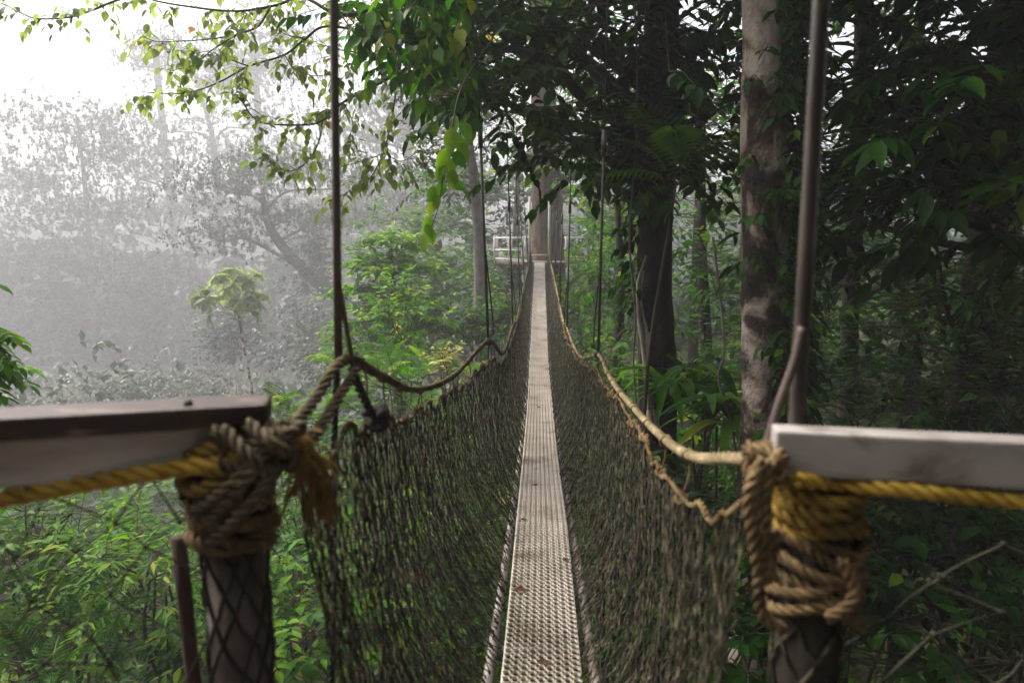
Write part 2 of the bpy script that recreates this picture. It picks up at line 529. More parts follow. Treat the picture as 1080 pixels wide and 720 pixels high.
def twig_leaves(leaf, wood, P, D, style, size, n=7, L=.45, kind='mid', wid=1.0, droop=.35, twig_r=.005, tintbias=0):
    """twigs starting at P along D, dressed with leaves"""
    P, D = np.asarray(P, float), nrm(D)
    N = len(P)
    if N == 0:
        return
    L = L * (.7 + .6 * rng.random(N))
    base_t = np.clip(rng.normal(.45 + tintbias, .2, N), 0, 1)
    if wood is not None:
        mid = P + D * (L * .5)[:, None] + np.array([0, 0, .02])
        end = P + D * L[:, None] - np.array([0, 0, 1]) * (L * .12)[:, None]
        segs(wood, P, mid, twig_r, twig_r * .7, clear=True)
        segs(wood, mid, end, twig_r * .7, twig_r * .4, clear=True)
    up = np.array([0, 0, 1.])
    S = nrm(np.cross(D, up + rvec(N) * .1))
    if style == 'broad':
        for k in range(n):
            f = (k + .7) / n
            pos = P + D * (L * f)[:, None] - up * (L * .12 * f ** 2)[:, None]
            side = (1 if k % 2 else -1) * (.95 if k < n - 1 else .1)
            d = nrm(D * (.55 + .25 * f) + S * side - up * (droop * (.6 + .8 * rng.random((N, 1)))) + rvec(N) * .28)
            u = up + rvec(N) * .45
            place_leaves(leaf, pos, d, u, size * (.65 + .6 * rng.random(N)), kind, wid, np.clip(base_t + rng.normal(0, .16, N), 0, 1))
    elif style == 'whorl':
        ph = rng.random(N) * 6.28
        E = P + D * L[:, None] - up * (L * .12)[:, None]
        Bv = np.cross(D, S)
        for k in range(n):
            a = ph + k * 2 * math.pi / n + rng.normal(0, .15, N)
            d = S * np.cos(a)[:, None] + Bv * np.sin(a)[:, None] + D * .35 - up * droop + rvec(N) * .15
            u = up + D * .3 + rvec(N) * .2
            place_leaves(leaf, E, d, u, size * (.75 + .5 * rng.random(N)), kind, wid, np.clip(base_t + rng.normal(0, .1, N), 0, 1))
    elif style == 'frond':
        for k in range(n):
            d = D * .6 + rvec(N) * np.array([1, 1, .35]) + up * .25
            u = up + rvec(N) * .2
            place_leaves(leaf, P, d, u, size * (.7 + .6 * rng.random(N)), 'frond', wid, np.clip(base_t + rng.normal(0, .12, N), 0, 1))
    elif style == 'strap':
        for k in range(n):
            a = rng.random(N) * 6.28
            el = .25 + .9 * rng.random(N)
            d = np.stack([np.cos(a), np.sin(a), el], 1)
            place_leaves(leaf, P, d, up + rvec(N) * .15 + nrm(d) * -.0, size * (.6 + .6 * rng.random(N)), 'strap', wid, np.clip(base_t + rng.normal(0, .15, N), 0, 1))


def lobe_twigs(c, r, n, clumps=None, spread=.33, up_bias=.25, flat=0):
    """twig starts in an uneven ellipsoidal lobe: clumps on and near its surface"""
    c, r = np.asarray(c, float), np.asarray(r, float)
    K = clumps or max(3, n // 9)
    d = rvec(K)
    d[:, 2] = np.where(d[:, 2] < -.35, -d[:, 2] * .6, d[:, 2])
    d = nrm(d)
    cc = c + d * r * (.45 + .55 * rng.random((K, 1)) ** .6)
    idx = rng.integers(0, K, n)
    off = rng.normal(size=(n, 3)) * r * spread * np.array([1, 1, .75])
    if flat:
        off[:, 2] *= flat
    P = cc[idx] + off
    D = nrm((P - c) / r * .6 + off / (r * spread) * .35 + rvec(n) * .5 + np.array([0, 0, up_bias]))
    if flat:
        D[:, 2] *= .35
        D = nrm(D)
    return P, D, cc, idx


def limb(wood, a, b, r0, r1, bend=.15, sides=7, n=5, wob=.1):
    a, b = np.asarray(a, float), np.asarray(b, float)
    L = np.linalg.norm(b - a)
    m1 = a + (b - a) * .35 + rvec(1)[0] * L * bend * .6 + np.array([0, 0, L * bend * .5])
    m2 = a + (b - a) * .7 + rvec(1)[0] * L * bend * .6 + np.array([0, 0, L * bend * .4])
    P = smoothpath([a, m1, m2, b], n)
    if corridor(P).any():
        return P
    tube(wood, P, np.linspace(r0, r1, len(P)), sides, wob=wob)
    return P


def tree(name, label, cat, trunk, radii, lobes, leaf, bark, lmat, group=None, sides=14, limb_r=.4, extra=None):
    """trunk: points (world); lobes: (centre, radius, twigs). leaf: dict for twig_leaves"""
    T = smoothpath(trunk, 6)
    rr = np.interp(np.linspace(0, 1, len(T)), np.linspace(0, 1, len(radii)), radii)
    root = empty(name, label, cat, group, tuple(T[0]))
    tw = MB()
    tube(tw, T, rr, sides, wob=.10)
    part(tw, 'trunk', bark, root)
    br, lf = MB(), MB()
    for (c, r, n) in lobes:
        c = np.asarray(c, float)
        r = np.asarray(r if np.ndim(r) else (r, r, r * .8), float)
        dz = T[:, 2] - (c[2] - .35 * np.linalg.norm(c[:2] - T[:, :2], axis=1) - .1)
        i = int(np.argmin(np.abs(dz)))
        i = max(i, len(T) // 4)
        limb(br, T[i], c, max(.012, rr[i] * limb_r), max(.008, rr[i] * limb_r * .4))
        P, D, cc, idx = lobe_twigs(c, r, n, leaf.get('clumps'), leaf.get('spread', .33), leaf.get('up', .25), leaf.get('flat', 0))
        for q in cc:
            limb(br, c + (q - c) * .05, q, max(.007, rr[i] * limb_r * .35), .005, .2, 5, 3)
        segs(br, cc[idx], P, .006, .004, clear=True)
        twig_leaves(lf, br, P, D, leaf['style'], leaf['size'], leaf.get('n', 7), leaf.get('L', .45), leaf.get('kind', 'mid'), leaf.get('wid', 1), leaf.get('droop', .35), leaf.get('tr', .005), leaf.get('tb', 0))
    if extra:
        extra(br, lf)
    part(br, 'branches', M['twig'] if leaf.get('dark_twig', 1) else bark, root)
    part(lf, 'crown', lmat, root)
    return root


def bush(label, px, py, Y, rx, rz, n, leaf, lmat, name='shrub', cat='shrub', group=None, stems=4, ry=None):
    c = A(px, py, Y)
    g = gz(c[0], c[1])
    root = empty(name, label, cat, group, (c[0], c[1], g))
    br, lf = MB(), MB()
    r = np.array([rx, ry or rx * .8, rz])
    K = leaf.get('clumps') or max(4, n // 10)
    P, D, cc, idx = lobe_twigs(c, r, n, K, leaf.get('spread', .33), leaf.get('up', .3), leaf.get('flat', 0))
    for s in range(stems):
        b = np.array([c[0] + rnd.uniform(-.2, .2) * rx, c[1] + rnd.uniform(-.2, .2) * rx, g - .05])
        limb(br, b, c + np.array([rnd.uniform(-.5, .5) * rx, rnd.uniform(-.4, .4) * rx, -rz * .3]), .03, .012, .08, 6)
    for q in cc:
        limb(br, c - np.array([0, 0, rz * .4]), q, .012, .005, .2, 5, 3)
    segs(br, cc[idx], P, .005, .0035, clear=True)
    twig_leaves(lf, br, P, D, leaf['style'], leaf['size'], leaf.get('n', 7), leaf.get('L', .35), leaf.get('kind', 'mid'), leaf.get('wid', 1), leaf.get('droop', .35), leaf.get('tr', .004), leaf.get('tb', 0))
    part(br, 'stems', M['twig'], root)
    part(lf, 'foliage', lmat, root)
    return root

# ------------------------------------------------------------------ the walkway
DY = np.array([1.3, 2.35, 4.0, 5.84, 8.4, 11, 14.4, 17.5, 20.9])
DZ = np.array([-1.50, A(574, 720, 2.35)[2] - 10, -1.74, A(574, 480, 5.84)[2] - 10, -2.06, -2.05, -1.72, -1.32, A(570, 277, 20.9)[2] - 10])
DXc = np.array([0, .01, .01, .0, -.01, -.03, -.04, -.05, -.06])
DP = smoothpath(np.stack([DXc, DY, DZ + 10], 1), 20)


def deck(y):
    return np.stack([np.interp(y, DP[:, 1], DP[:, 0]), y, np.interp(y, DP[:, 1], DP[:, 2])], -1)


bridge = empty('suspension_footbridge', 'long narrow suspension footbridge with grated metal deck and rope net sides', 'footbridge', None, (0, 1.3, 8.5))

# deck: grating panels of 2.4 m, each with rows of open punched cells
W_D = .30
NC, PX = 9, .0334


def deck_panel(y0, y1, k):
    mb = MB()
    n = int(round((y1 - y0) / .040))
    py = (y1 - y0) / n
    zt = .002 * (k % 2)
    # every cell: raised wavy bars round a hole, seen as pale ridges with dark openings
    oy = np.array([-.5, -.5, .5, .5]) * py
    ox = np.array([-.5, .5, .5, -.5]) * PX
    ci, ri = np.meshgrid(np.arange(NC), np.arange(n), indexing='ij')
    cx = ((ci + .5) * PX - NC * PX / 2).ravel()
    cy = (y0 + (ri + .5) * py).ravel()
    m = len(cx)
    # ring levels: outer flat, lip (raised), inner edge (dropped), octagon-ish with 8 points
    ang = np.linspace(0, 2 * math.pi, 8, endpoint=False) + math.pi / 8
    sq = 1 / np.maximum(np.abs(np.cos(ang)), np.abs(np.sin(ang)))
    rings = []
    for (fx, fy, z, blend) in ((.5, .5, 0, 1), (.425, .46, .0075, .6), (.375, .43, .0045, .45), (.365, .42, -.003, .4)):
        rad = blend * sq + (1 - blend)
        x = np.cos(ang) * rad * fx * PX
        y = np.sin(ang) * rad * fy * py
        rings.append(np.stack([x, y, np.full(8, z)], -1))
    ring = np.concatenate(rings)
    # clamp outer ring to the exact cell outline
    V = ring[None] + np.stack([cx, cy, np.zeros(m)], -1)[:, None]
    V[:, :, 2] += (rng.random((m, 1)) - .5) * .0012
    base = deck(V[:, :, 1].ravel()).reshape(m, -1, 3)
    V[:, :, 0] += base[..., 0]
    V[:, :, 2] += base[..., 2] + zt
    q = []
    for a in range(3):
        for j in range(8):
            j2 = (j + 1) % 8
            q.append((a * 8 + j, a * 8 + j2, a * 8 + 8 + j2, a * 8 + 8 + j))
    Q = (np.array(q)[None] + (np.arange(m) * 32)[:, None, None]).reshape(-1, 4)
    mb.add(V.reshape(-1, 3), Q, None, .5)
    # folded edges of the panel
    ys = np.linspace(y0 + .004, y1 - .004, 14)
    for s in (-1, 1):
        b = deck(ys) + np.array([0, 0, zt])
        e = []
        for (dx, dz) in ((W_D / 2 + .0, -.001), (W_D / 2 + .005, -.004), (W_D / 2 + .005, -.035), (W_D / 2, -.035)):
            e.append(b + np.array([s * dx, 0, dz]))
        V = np.stack(e, 1).reshape(-1, 3)
        i, j = np.meshgrid(np.arange(13), np.arange(4), indexing='ij')
        Qe = np.stack([i * 4 + j, i * 4 + (j + 1) % 4, (i + 1) * 4 + (j + 1) % 4, (i + 1) * 4 + j], -1).reshape(-1, 4)
        mb.add(V, Qe)
    return mb


yy = 1.3
k = 0
while yy < 20.8:
    y1 = min(yy + 2.45, 20.85)
    part(deck_panel(yy, y1 - .006, k), 'deck_panel', M['grating'], bridge, smooth=False)
    yy = y1
    k += 1

# side tubes and rungs under the deck
for s in (-1, 1):
    ys = np.linspace(1.3, 20.8, 80)
    b = deck(ys)
    b[:, 0] += s * np.interp(ys, [1.3, 4, 9, 21], [.225, .19, .175, .17])
    b[:, 2] -= .045
    mb = MB()
    tube(mb, b, .021, 10)
    part(mb, 'side_tube', M['tube_metal'], bridge)
ys = np.arange(1.5, 20.8, .6)
b = deck(ys)
b[:, 2] -= .075
hw = np.interp(ys, [1.3, 4, 9, 21], [.23, .195, .18, .17])[:, None] * np.array([[1, 0, 0]])
for p_, q_ in zip(b - hw, b + hw):
    mb = MB()
    tube(mb, np.array([p_, q_]), .016, 8)
    part(mb, 'rung', M['tube_metal'], bridge)

# hand ropes
HL = [(297, 463, 1.24), (330, 424, 1.42), (365, 379, 1.62), (398, 394, 2.05), (440, 411, 2.75), (480, 395, 3.6), (515, 360, 4.6), (531, 372, 5.7),
      (541, 343, 7.6), (545, 338, 9.1), (548.5, 322, 10.6), (550.5, 312, 12.1), (553, 299, 13.6), (555, 290, 15.2), (557, 281, 16.6), (559.5, 262, 20.6)]
HR = [(806, 485, 1.24), (770, 483, 1.4), (730, 481, 1.65), (700, 462, 2.1), (672, 434, 2.75), (650, 408, 3.4), (640, 391, 4.0), (631, 374, 4.6), (614, 377, 5.8), (606, 366, 6.6),
      (598, 346, 7.6), (594, 337, 9.1), (590.5, 321, 10.6), (588, 309, 12.1), (585.5, 297, 13.6), (583.5, 288, 15.2), (581.5, 279, 16.6), (578.5, 262, 20.6)]
hand = {}
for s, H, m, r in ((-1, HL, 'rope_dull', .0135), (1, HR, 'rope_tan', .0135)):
    P = np.array([A(*h) for h in H])
    # sharp kinks at the hangers, soft sag between
    path = smoothpath(P, 8)
    hand[s] = path
    mb = MB()
    rope(mb, path, r, pitch=.085, sides=6)
    part(mb, 'hand_rope', M[m], bridge)
# doubled rope rising to the first hanger on the left
mb = MB()
d = smoothpath([A(300, 470, 1.22), A(322, 452, 1.36), A(348, 412, 1.5), A(366, 385, 1.62)], 8)
rope(mb, d + np.array([.022, 0, -.012]), .013, .075, sides=5)
part(mb, 'doubled_rope', M['rope_dull'], bridge)


def hand_at(s, y):
    p = hand[s]
    return np.stack([np.interp(y, p[:, 1], p[:, 0]), y, np.interp(y, p[:, 1], p[:, 2])], -1)


# side nets: stretched diamond mesh hung from the hand rope, gathered at the deck
def drop(y, s):
    """how far the net head rope hangs under the hand rope"""
    y = np.asarray(y, float)
    ph = (y - 1.6) / 3.0
    base = (.105 if s < 0 else .075) + .04 * np.cos(2 * np.pi * ph) + .012 * np.sin(y * 9 + s) + .012 * np.sin(y * 23)
    return np.clip(np.interp(y, [1.2, 2.2, 5, 10, 21], [1.0, 1.0, .9, .6, .35]) * base, .01, 1) + (.0 if s > 0 else .03) * np.exp(-((y - 2.2) / .9) ** 2)


def net_top(s, y):
    t = hand_at(s, y)
    t[..., 2] -= drop(y, s)
    t[..., 0] -= s * .012
    return t


for s in (-1, 1):
    ncol, nrow = 1050, 26
    ycol = 1.27 + (20.5 - 1.27) * (np.arange(ncol) / (ncol - 1)) ** 1.12
    top = net_top(s, ycol)
    bot = deck(ycol)
    bot[:, 0] += s * (.155 if s > 0 else 1) * (1 if s > 0 else np.interp(ycol, [1.3, 4, 9, 21], [.205, .175, .160, .156]))
    bot[:, 2] -= .03 if s > 0 else .02
    f = (np.arange(nrow + 1) / nrow)
    G = top[:, None] + (bot - top)[:, None] * f[None, :, None]
    # belly: hangs in a soft curve, fuller near the foot
    G[:, :, 0] += s * (.07 * np.sin(np.pi * f) ** 1.0 + .03 * np.sin(np.pi * f ** 2))[None, :] * np.interp(ycol, [1.2, 2, 6, 20], [.6, 1, .8, .4])[:, None]
    fold = .010 * np.sin(ycol * 17 + 2 * np.sin(ycol * 3.1)) + .006 * np.sin(ycol * 41 + 1)
    G[:, :, 0] += (fold[:, None] * (f * 1.2 + .2)[None, :])
    G[:, :, 1] += (.03 * np.sin(ycol * 5.3)[:, None] * f[None, :])
    G += rng.normal(0, .0034, G.shape)
    G[:, :, 2] += rng.normal(0, .008, G.shape[:2])
    mb = MB()
    dy = np.gradient(ycol)
    for j in range(nrow):
        a, b = G[:, j], G[:, j + 1]
        # node of alternate columns share knots: even rows join i to i+1, odd rows i to i-1
        c = b.copy()
        if j % 2 == 0:
            k0 = np.arange(0, ncol - 1, 2)
        else:
            k0 = np.arange(1, ncol - 1, 2)
        kn = (G[k0, j + 1] + G[k0 + 1, j + 1]) / 2
        G[k0, j + 1] = kn + rng.normal(0, .0015, kn.shape)
        G[k0 + 1, j + 1] = G[k0, j + 1]
        segs(mb, a, G[:, j + 1], rng.uniform(.0015, .0028, ncol), sides=4)
        segs(mb, kn - np.array([0, 0, .006]), kn + np.array([0, 0, .007]), rng.uniform(.003, .0048, len(kn)), sides=4)
    # loose twine ends and leaf scraps caught in the mesh
    n = 900
    ii, jj = rng.integers(0, ncol, n), rng.integers(1, nrow, n)
    p = G[ii, jj]
    segs(mb, p, p + np.stack([rng.normal(0, .012, n), rng.normal(0, .012, n), -rng.uniform(.01, .05, n)], 1), .0022, .0012)
    part(mb, 'side_net', M['net'], bridge)
    # head rope of the net, knotted up to the hand rope
    mb = MB()
    ys = np.arange(1.3, 20.4, .03)
    hp = net_top(s, ys)
    hp[:, 1] += .012 * np.sin(ys * 57 + 3 * np.sin(ys * 7))
    hp[:, 2] += .012 * np.sin(ys * 43 + s + 4 * np.sin(ys * 5.1))
    rope(mb, hp, .0075, .05, sides=4)
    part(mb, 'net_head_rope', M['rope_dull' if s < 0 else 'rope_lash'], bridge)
    ky = np.concatenate([np.arange(1.75, 8, .36), np.arange(8, 20.3, .6)])
    ky = ky + rng.uniform(-.06, .06, len(ky))
    h, t = hand_at(s, ky), net_top(s, ky)
    for a, b in zip(h, t):
        mb = MB()
        # tie wrapped round the hand rope with a bulky knot at the head rope
        tt = np.linspace(0, 2 * math.pi * 1.2, 14)
        coil = np.stack([a[0] + .0165 * np.cos(tt), a[1] + .006 * tt / 2 - .02, a[2] + .0165 * np.sin(tt)], 1)
        path = np.vstack([coil, smoothpath([coil[-1], (coil[-1] + b) / 2 + rng.normal(0, .008, 3), b], 4)])
        tube(mb, path, .0030, 5)
        kk = b + np.stack([.013 * np.cos(tt * 1.3), .016 * np.sin(tt * .9), .012 * np.sin(tt * 1.7)], 1)
        tube(mb, kk, .006, 5)
        e = b + np.array([rng.normal(0, .015), rng.normal(0, .015), -rng.uniform(.03, .09)])
        tube(mb, smoothpath([b, (b + e) / 2 + rng.normal(0, .01, 3), e], 4), .004, 5)
        part(mb, 'net_tie', M['rope_dull' if s < 0 else 'rope_lash'], bridge)

# main cables and hangers
FARX = {-1: -.38, 1: .30}


def main_cable(s, y):
    y = np.asarray(y, float)
    z = 10 + 2.9 + .0125 * (y - 11) ** 2
    x = s * .42 + (s * .06) * (1 - y / 21) * 0 + np.where(s > 0, 0, -.02)
    return np.stack([np.broadcast_to(x, y.shape), y, z], -1)


for s in (-1, 1):
    mb = MB()
    ys = np.linspace(1.2, 22.6, 60)
    rope(mb, main_cable(s, ys), .011, .12, sides=4, step=.03)
    part(mb, 'main_cable', M['cable'], bridge)

HANG = {-1: [(4.6, 501, 0), (7.6, 532, 60), (10.6, 541.5, 110), (13.6, 544, 130), (16.6, 551, 180)],
        1: [(4.6, 641, 0), (7.6, 605, 60), (10.6, 596, 110), (13.6, 590, 130), (16.6, 585, 180)]}
for s in (-1, 1):
    for (y, px, py) in HANG[s]:
        b = hand_at(s, np.array([y]))[0]
        mb = MB()
        t = A(px, py, y)
        u = (main_cable(s, np.array([y]))[0][2] - b[2]) / max(.2, (t[2] - b[2]))
        t = b + (t - b) * u
        t[1] = y
        kz = b + (t - b) * .33
        tube(mb, np.array([b, b + (t - b) * .17, kz]), .0095, 6)
        tube(mb, np.array([kz, t]), .0055, 6)
        tube(mb, np.array([kz - (t - b) * .02, kz + (t - b) * .02]), .016, 8)         # turnbuckle
        # second leg running to the net, and lashing knot at the hand rope
        lo = deck(np.array([y]))[0] + np.array([s * .2, 0, 0])
        tube(mb, smoothpath([b + (t - b) * .16, b + np.array([s * -.03, .05, .1]), b + np.array([0, .05, -.02]), (b + lo) / 2 + np.array([s * .09, .03, 0]), lo], 5), .006, 5)
        tt = np.linspace(0, 2 * math.pi * 3, 30)
        tube(mb, np.stack([b[0] + .022 * np.cos(tt), b[1] + .004 * tt - .03, b[2] + .022 * np.sin(tt)], 1), .006, 5)
        part(mb, 'hanger', M['cable'], bridge)
# nearest hanger on the left: a brown rod with a side wire, and the net edge rope below it
b = A(357, 379, 1.62)
t = A(352, 0, 1.62)
t = b + (t - b) * 4.2
mb = MB()
tube(mb, np.array([b + (t - b) * f for f in np.linspace(0, 1, 9)]), .0105, 10, wob=.06)
part(mb, 'hanger', M['rod'], bridge)
mb = MB()
w0 = b + (t - b) * (85 / 379 / 4.2)
tube(mb, smoothpath([w0, A(361, 318, 1.62), A(366, 350, 1.63), A(371, 378, 1.64), A(372, 392, 1.66)], 6), .0065, 6)
part(mb, 'hanger_wire', M['rod'], bridge)
mb = MB()
rope(mb, smoothpath([A(356, 384, 1.62), A(353, 450, 1.62), A(352, 540, 1.62), A(352, 640, 1.6), A(350, 730, 1.58), A(352, 800, 1.56)], 8), .0085, .06, sides=4)
part(mb, 'net_edge_rope', M['net_dark'], bridge)
mb = MB()
rope(mb, smoothpath([A(371, 388, 1.64), A(381, 414, 1.68), A(393, 438, 1.75), A(401, 446, 1.82)], 8), .012, .07, sides=4)
tt = np.linspace(0, 2 * math.pi * 3.4, 46)
kn = A(396, 440, 1.78)
tube(mb, kn + np.stack([.03 * np.cos(tt), .035 * np.sin(tt * .83), .024 * np.sin(tt * 1.27)], 1), .011, 6)
part(mb, 'sling_rope', M['net_dark'], bridge)

# dry leaves dropped on the deck
for (px, py, Y) in ((564, 499, 5.35), (567, 523, 4.8), (555, 566, 4.0), (594, 608, 3.4), (603, 619, 3.3), (552, 638, 3.1), (577, 697, 2.5), (564, 331, 14.3), (573, 400, 9.3), (566, 425, 8.0), (561, 372, 11.2)):
    c = A(px, py, Y)
    c = np.array([c[0], Y, deck(np.array([Y]))[0][2] + .010])
    mb = MB()
    a = rng.random() * 6.28
    place_leaves(mb, [[0, 0, 0]], [[math.cos(a), math.sin(a), .05]], [[.1, .1, 1]], rng.uniform(.045, .085), 'fine', 1.5, .3)
    o = mb.build('fallen_leaf', M['dead_leaf'])
    o.location = c
    tag(o, 'small dry brown leaf lying on the pale grated deck of the footbridge', 'fallen leaf', 'dry leaves dropped on the deck')

# ------------------------------------------------------------------ far platform and its tree
ft = A(578, 252, 23.0)
pz = deck(np.array([20.9]))[0][2]
plat = empty('tree_platform', 'white railed wooden platform around the trunk at the far end of the bridge', 'platform', None, (ft[0], 23.0, pz))
RO, NP = 1.75, 8
pts = []
for k in range(NP):
    a = math.pi / 8 + k * math.pi / 4
    pts.append(np.array([ft[0] - .12 + RO * math.cos(a), 23.0 + RO * math.sin(a), pz]))
mb = MB()
for k in range(NP):     # eight wedge boards fields with a hole for the trunk
    a, b = pts[k], pts[(k + 1) % NP]
    c = np.array([ft[0], 23.0, pz])
    ia, ib = c + (a - c) * .36, c + (b - c) * .36
    top = [a, b, ib, ia]
    V = top + [v - np.array([0, 0, .07]) for v in top]
    mb.add(V, [(0, 1, 2, 3), (7, 6, 5, 4), (0, 4, 5, 1), (1, 5, 6, 2), (2, 6, 7, 3), (3, 7, 4, 0)])
part(mb, 'platform_deck', M['deck_wood'], plat, smooth=False)
front = [5]             # the bay where the bridge arrives (faces the camera)
for k in range(NP):
    a, b = pts[k], pts[(k + 1) % NP]
    mb = MB()
    tube(mb, np.array([a - [0, 0, .1], a + [0, 0, .80]]), .034, 8)
    part(mb, 'railing_post', M['white_paint'], plat)
    if k in front:
        continue
    mb = MB()
    for h in (.08, .36, .74):
        tube(mb, np.array([a + [0, 0, h], b + [0, 0, h]]), .022, 8)
    m = (a + b) / 2
    tube(mb, np.array([m, m + [0, 0, .74]]), .022, 8)
    part(mb, 'railing', M['white_paint'], plat)
    c = np.array([ft[0], 23.0, pz - 1.1])
    mb = MB()
    tube(mb, np.array([a - [0, 0, .07], c + (a - c) * [.28, .28, 0]]), .04, 6)
    part(mb, 'brace', M['deck_wood'], plat)
for px in (558.5, 579):
    p = A(px, 270, 21.3)
    mb = MB()
    tube(mb, np.array([[p[0], 21.3, pz - .1], [p[0], 21.3, pz + 2.0]]), .038, 8)
    part(mb, 'gate_post', M['white_paint'], plat)
p0, p1 = A(558.5, 269, 21.3), A(579, 269, 21.3)
mb = MB()
tube(mb, np.array([p0, p1]), .022, 8)
part(mb, 'threshold_bar', M['white_paint'], plat)

# ------------------------------------------------------------------ the near platform: posts, boards, ropes
YP = 1.22
LP, RP = A(246, 560, YP), A(856, 600, YP + .05)
FLOOR = 10 - 1.52
mb = MB()
root = empty('viewing_platform', 'timber platform underfoot at the near end of the footbridge', 'platform', None, (0, 0, FLOOR))
for k in range(9):
    x0 = -1.5
    y0 = -.95 + k * .25
    if y0 + .24 > 1.25:
        break
    mb.add([(x, y, z) for z in (FLOOR, FLOOR - .05) for x, y in ((-1.5, y0), (1.5, y0), (1.5, y0 + .24), (-1.5, y0 + .24))],
           [(0, 1, 2, 3), (7, 6, 5, 4), (0, 4, 5, 1), (1, 5, 6, 2), (2, 6, 7, 3), (3, 7, 4, 0)])
part(mb, 'boards', M['deck_wood'], root, smooth=False)
for x in (-1.2, 1.2):
    for y in (-.7, .9):
        mb = MB()
        tube(mb, np.array([[x, y, gz(x, y) - .3], [x, y, FLOOR - .05]]), .09, 10)
        part(mb, 'support_leg', M['bark_dark'], root)


def cyl_net(mb, c, r, z0, z1, na=7, nz=7, tr=.0035):
    """diamond net wrapped tight round a post"""
    for i in range(na):
        for sgn in (-1, 1):
            n = nz * 4
            f = np.linspace(0, 1, n)
            a = i * 2 * math.pi / na + sgn * f * 2.2 * math.pi * 1.1 + np.cumsum(rng.normal(0, .05, n))
            P = np.stack([c[0] + r * np.cos(a), c[1] + r * np.sin(a), z0 + (z1 - z0) * f + rng.normal(0, .004, n)], 1)
            tube(mb, P, tr, 5)


def coil(mb, c, r, z, tilt, ph, Rr, turns=1.0, squash=1.0, dz=0, sides=6):
    n = int(44 * turns)
    t = np.linspace(0, 2 * math.pi * turns, n) + ph
    w = r * (1 + .05 * np.sin(t * 2.3 + ph))
    P = np.stack([c[0] + w * np.cos(t), c[1] + w * squash * np.sin(t), z + tilt * np.cos(t) + dz * (t - ph) / (2 * math.pi) + .006 * np.sin(t * 3 + ph)], 1)
    rope(mb, P, Rr, Rr * 5.5, sides=sides)


# left bay
zl = A(250, 430, YP)[2]
e0, e1 = A(284, 420, YP), A(0, 437, 1.1)
dirv = nrm((e1 - e0) * [1, 1, 0])
far = e0 + dirv * 1.7
far[2] = e0[2]
lr = empty('platform_railing', 'brown capped railing beam on a net wrapped post left of the bridge entrance', 'railing', None, (LP[0], LP[1], FLOOR))
capz = e0[2] - .020
beam('cap_board', [e0[0], e0[1], capz], [far[0], far[1], capz], .095, .040, M['cap_wood'], lr, .006)
s0 = e0 + dirv * .012
beam('rail_beam', [s0[0], s0[1], capz - .022 - .044], [far[0], far[1], capz - .022 - .044], .05, .086, M['rail_brightened'], lr, .005)
mb = MB()
bp_ = e0 + dirv * .13 + np.array([0, -.02, 0])
tube(mb, np.array([bp_ - [0, 0, .004], bp_ + [0, 0, .006], bp_ + [0, 0, .010]]), [.008, .008, .005], 8)
part(mb, 'bolt', M['cable'], lr)
mb = MB()
tube(mb, np.array([[LP[0], LP[1], FLOOR], [LP[0], LP[1], FLOOR + .5], [LP[0], LP[1], e0[2] - .13]]), .056, 20, wob=.02)
po = part(mb, 'post', M['post'], lr)
mb = MB()
cyl_net(mb, LP, .0605, FLOOR, e0[2] - .2, 8, 9, .0042)
part(mb, 'post_net', M['net_dark'], lr)


def bay_net(name, mat, a, b, ztop, zbot, cell, tr, root, seed, sag=.04):
    """slack wide-mesh net under a railing"""
    r_ = np.random.default_rng(seed)
    L = np.linalg.norm((b - a)[:2])
    nx, nz = int(L / (cell * 1.5)), int((ztop - zbot) / (cell * .75))
    mb = MB()
    G = np.zeros((nx + 1, nz + 1, 3))
    for i in range(nx + 1):
        for j in range(nz + 1):
            f, g = (i + .5 * (j % 2)) / nx, j / nz
            p = a + (b - a) * f
            G[i, j] = (p[0], p[1], ztop + (zbot - ztop) * g)
    G += r_.normal(0, cell * .26, G.shape) * np.array([1, .9, .8])
    G[:, :, 1] += sag * np.sin(np.linspace(0, math.pi, nz + 1))[None]
    for j in range(nz):
        for i in range(nx + 1):
            for i2 in ((i, i - 1) if j % 2 == 0 else (i, i + 1)):
                if 0 <= i2 <= nx and r_.random() > .14:
                    m = (G[i, j] + G[i2, j + 1]) / 2 + r_.normal(0, cell * .05, 3)
                    tube(mb, smoothpath([G[i, j], m, G[i2, j + 1]], 3), tr * r_.uniform(.7, 1.3), 5, cap=False)
            kk = r_.normal(0, tr * 1.2, (6, 3)) + G[i, j]
            tube(mb, kk, tr * 1.4, 5)
    return part(mb, name, mat, root)


bay_net('railing_net', M['net_dark'], LP + np.array([-.02, .02, 0]), np.array([far[0], far[1], 0]) + [0, .02, 0], e0[2] - .17, FLOOR + .05, .09, .0021, lr, 3)

# lashings: yellow rope runs under the beam and ends in turns round the left post
yr = empty('yellow_rope', 'bright yellow laid rope strung under the brown capped railing beam', 'rope', None, tuple(A(225, 490, YP)))
mb = MB()
P = [A(-140, 546, 1.0), A(-60, 537, 1.04), A(0, 526, 1.08), A(110, 506, 1.12), A(225, 488, 1.15), A(262, 478, 1.16)]
rope(mb, smoothpath(P, 10), .0165, .10, sides=8)
part(mb, 'rope_run', M['rope_yellow'], yr)
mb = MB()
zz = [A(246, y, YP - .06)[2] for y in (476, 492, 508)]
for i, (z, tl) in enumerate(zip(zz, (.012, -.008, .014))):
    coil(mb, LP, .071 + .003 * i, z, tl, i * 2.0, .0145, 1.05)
part(mb, 'post_turns', M['rope_yellow_shaded'], yr)
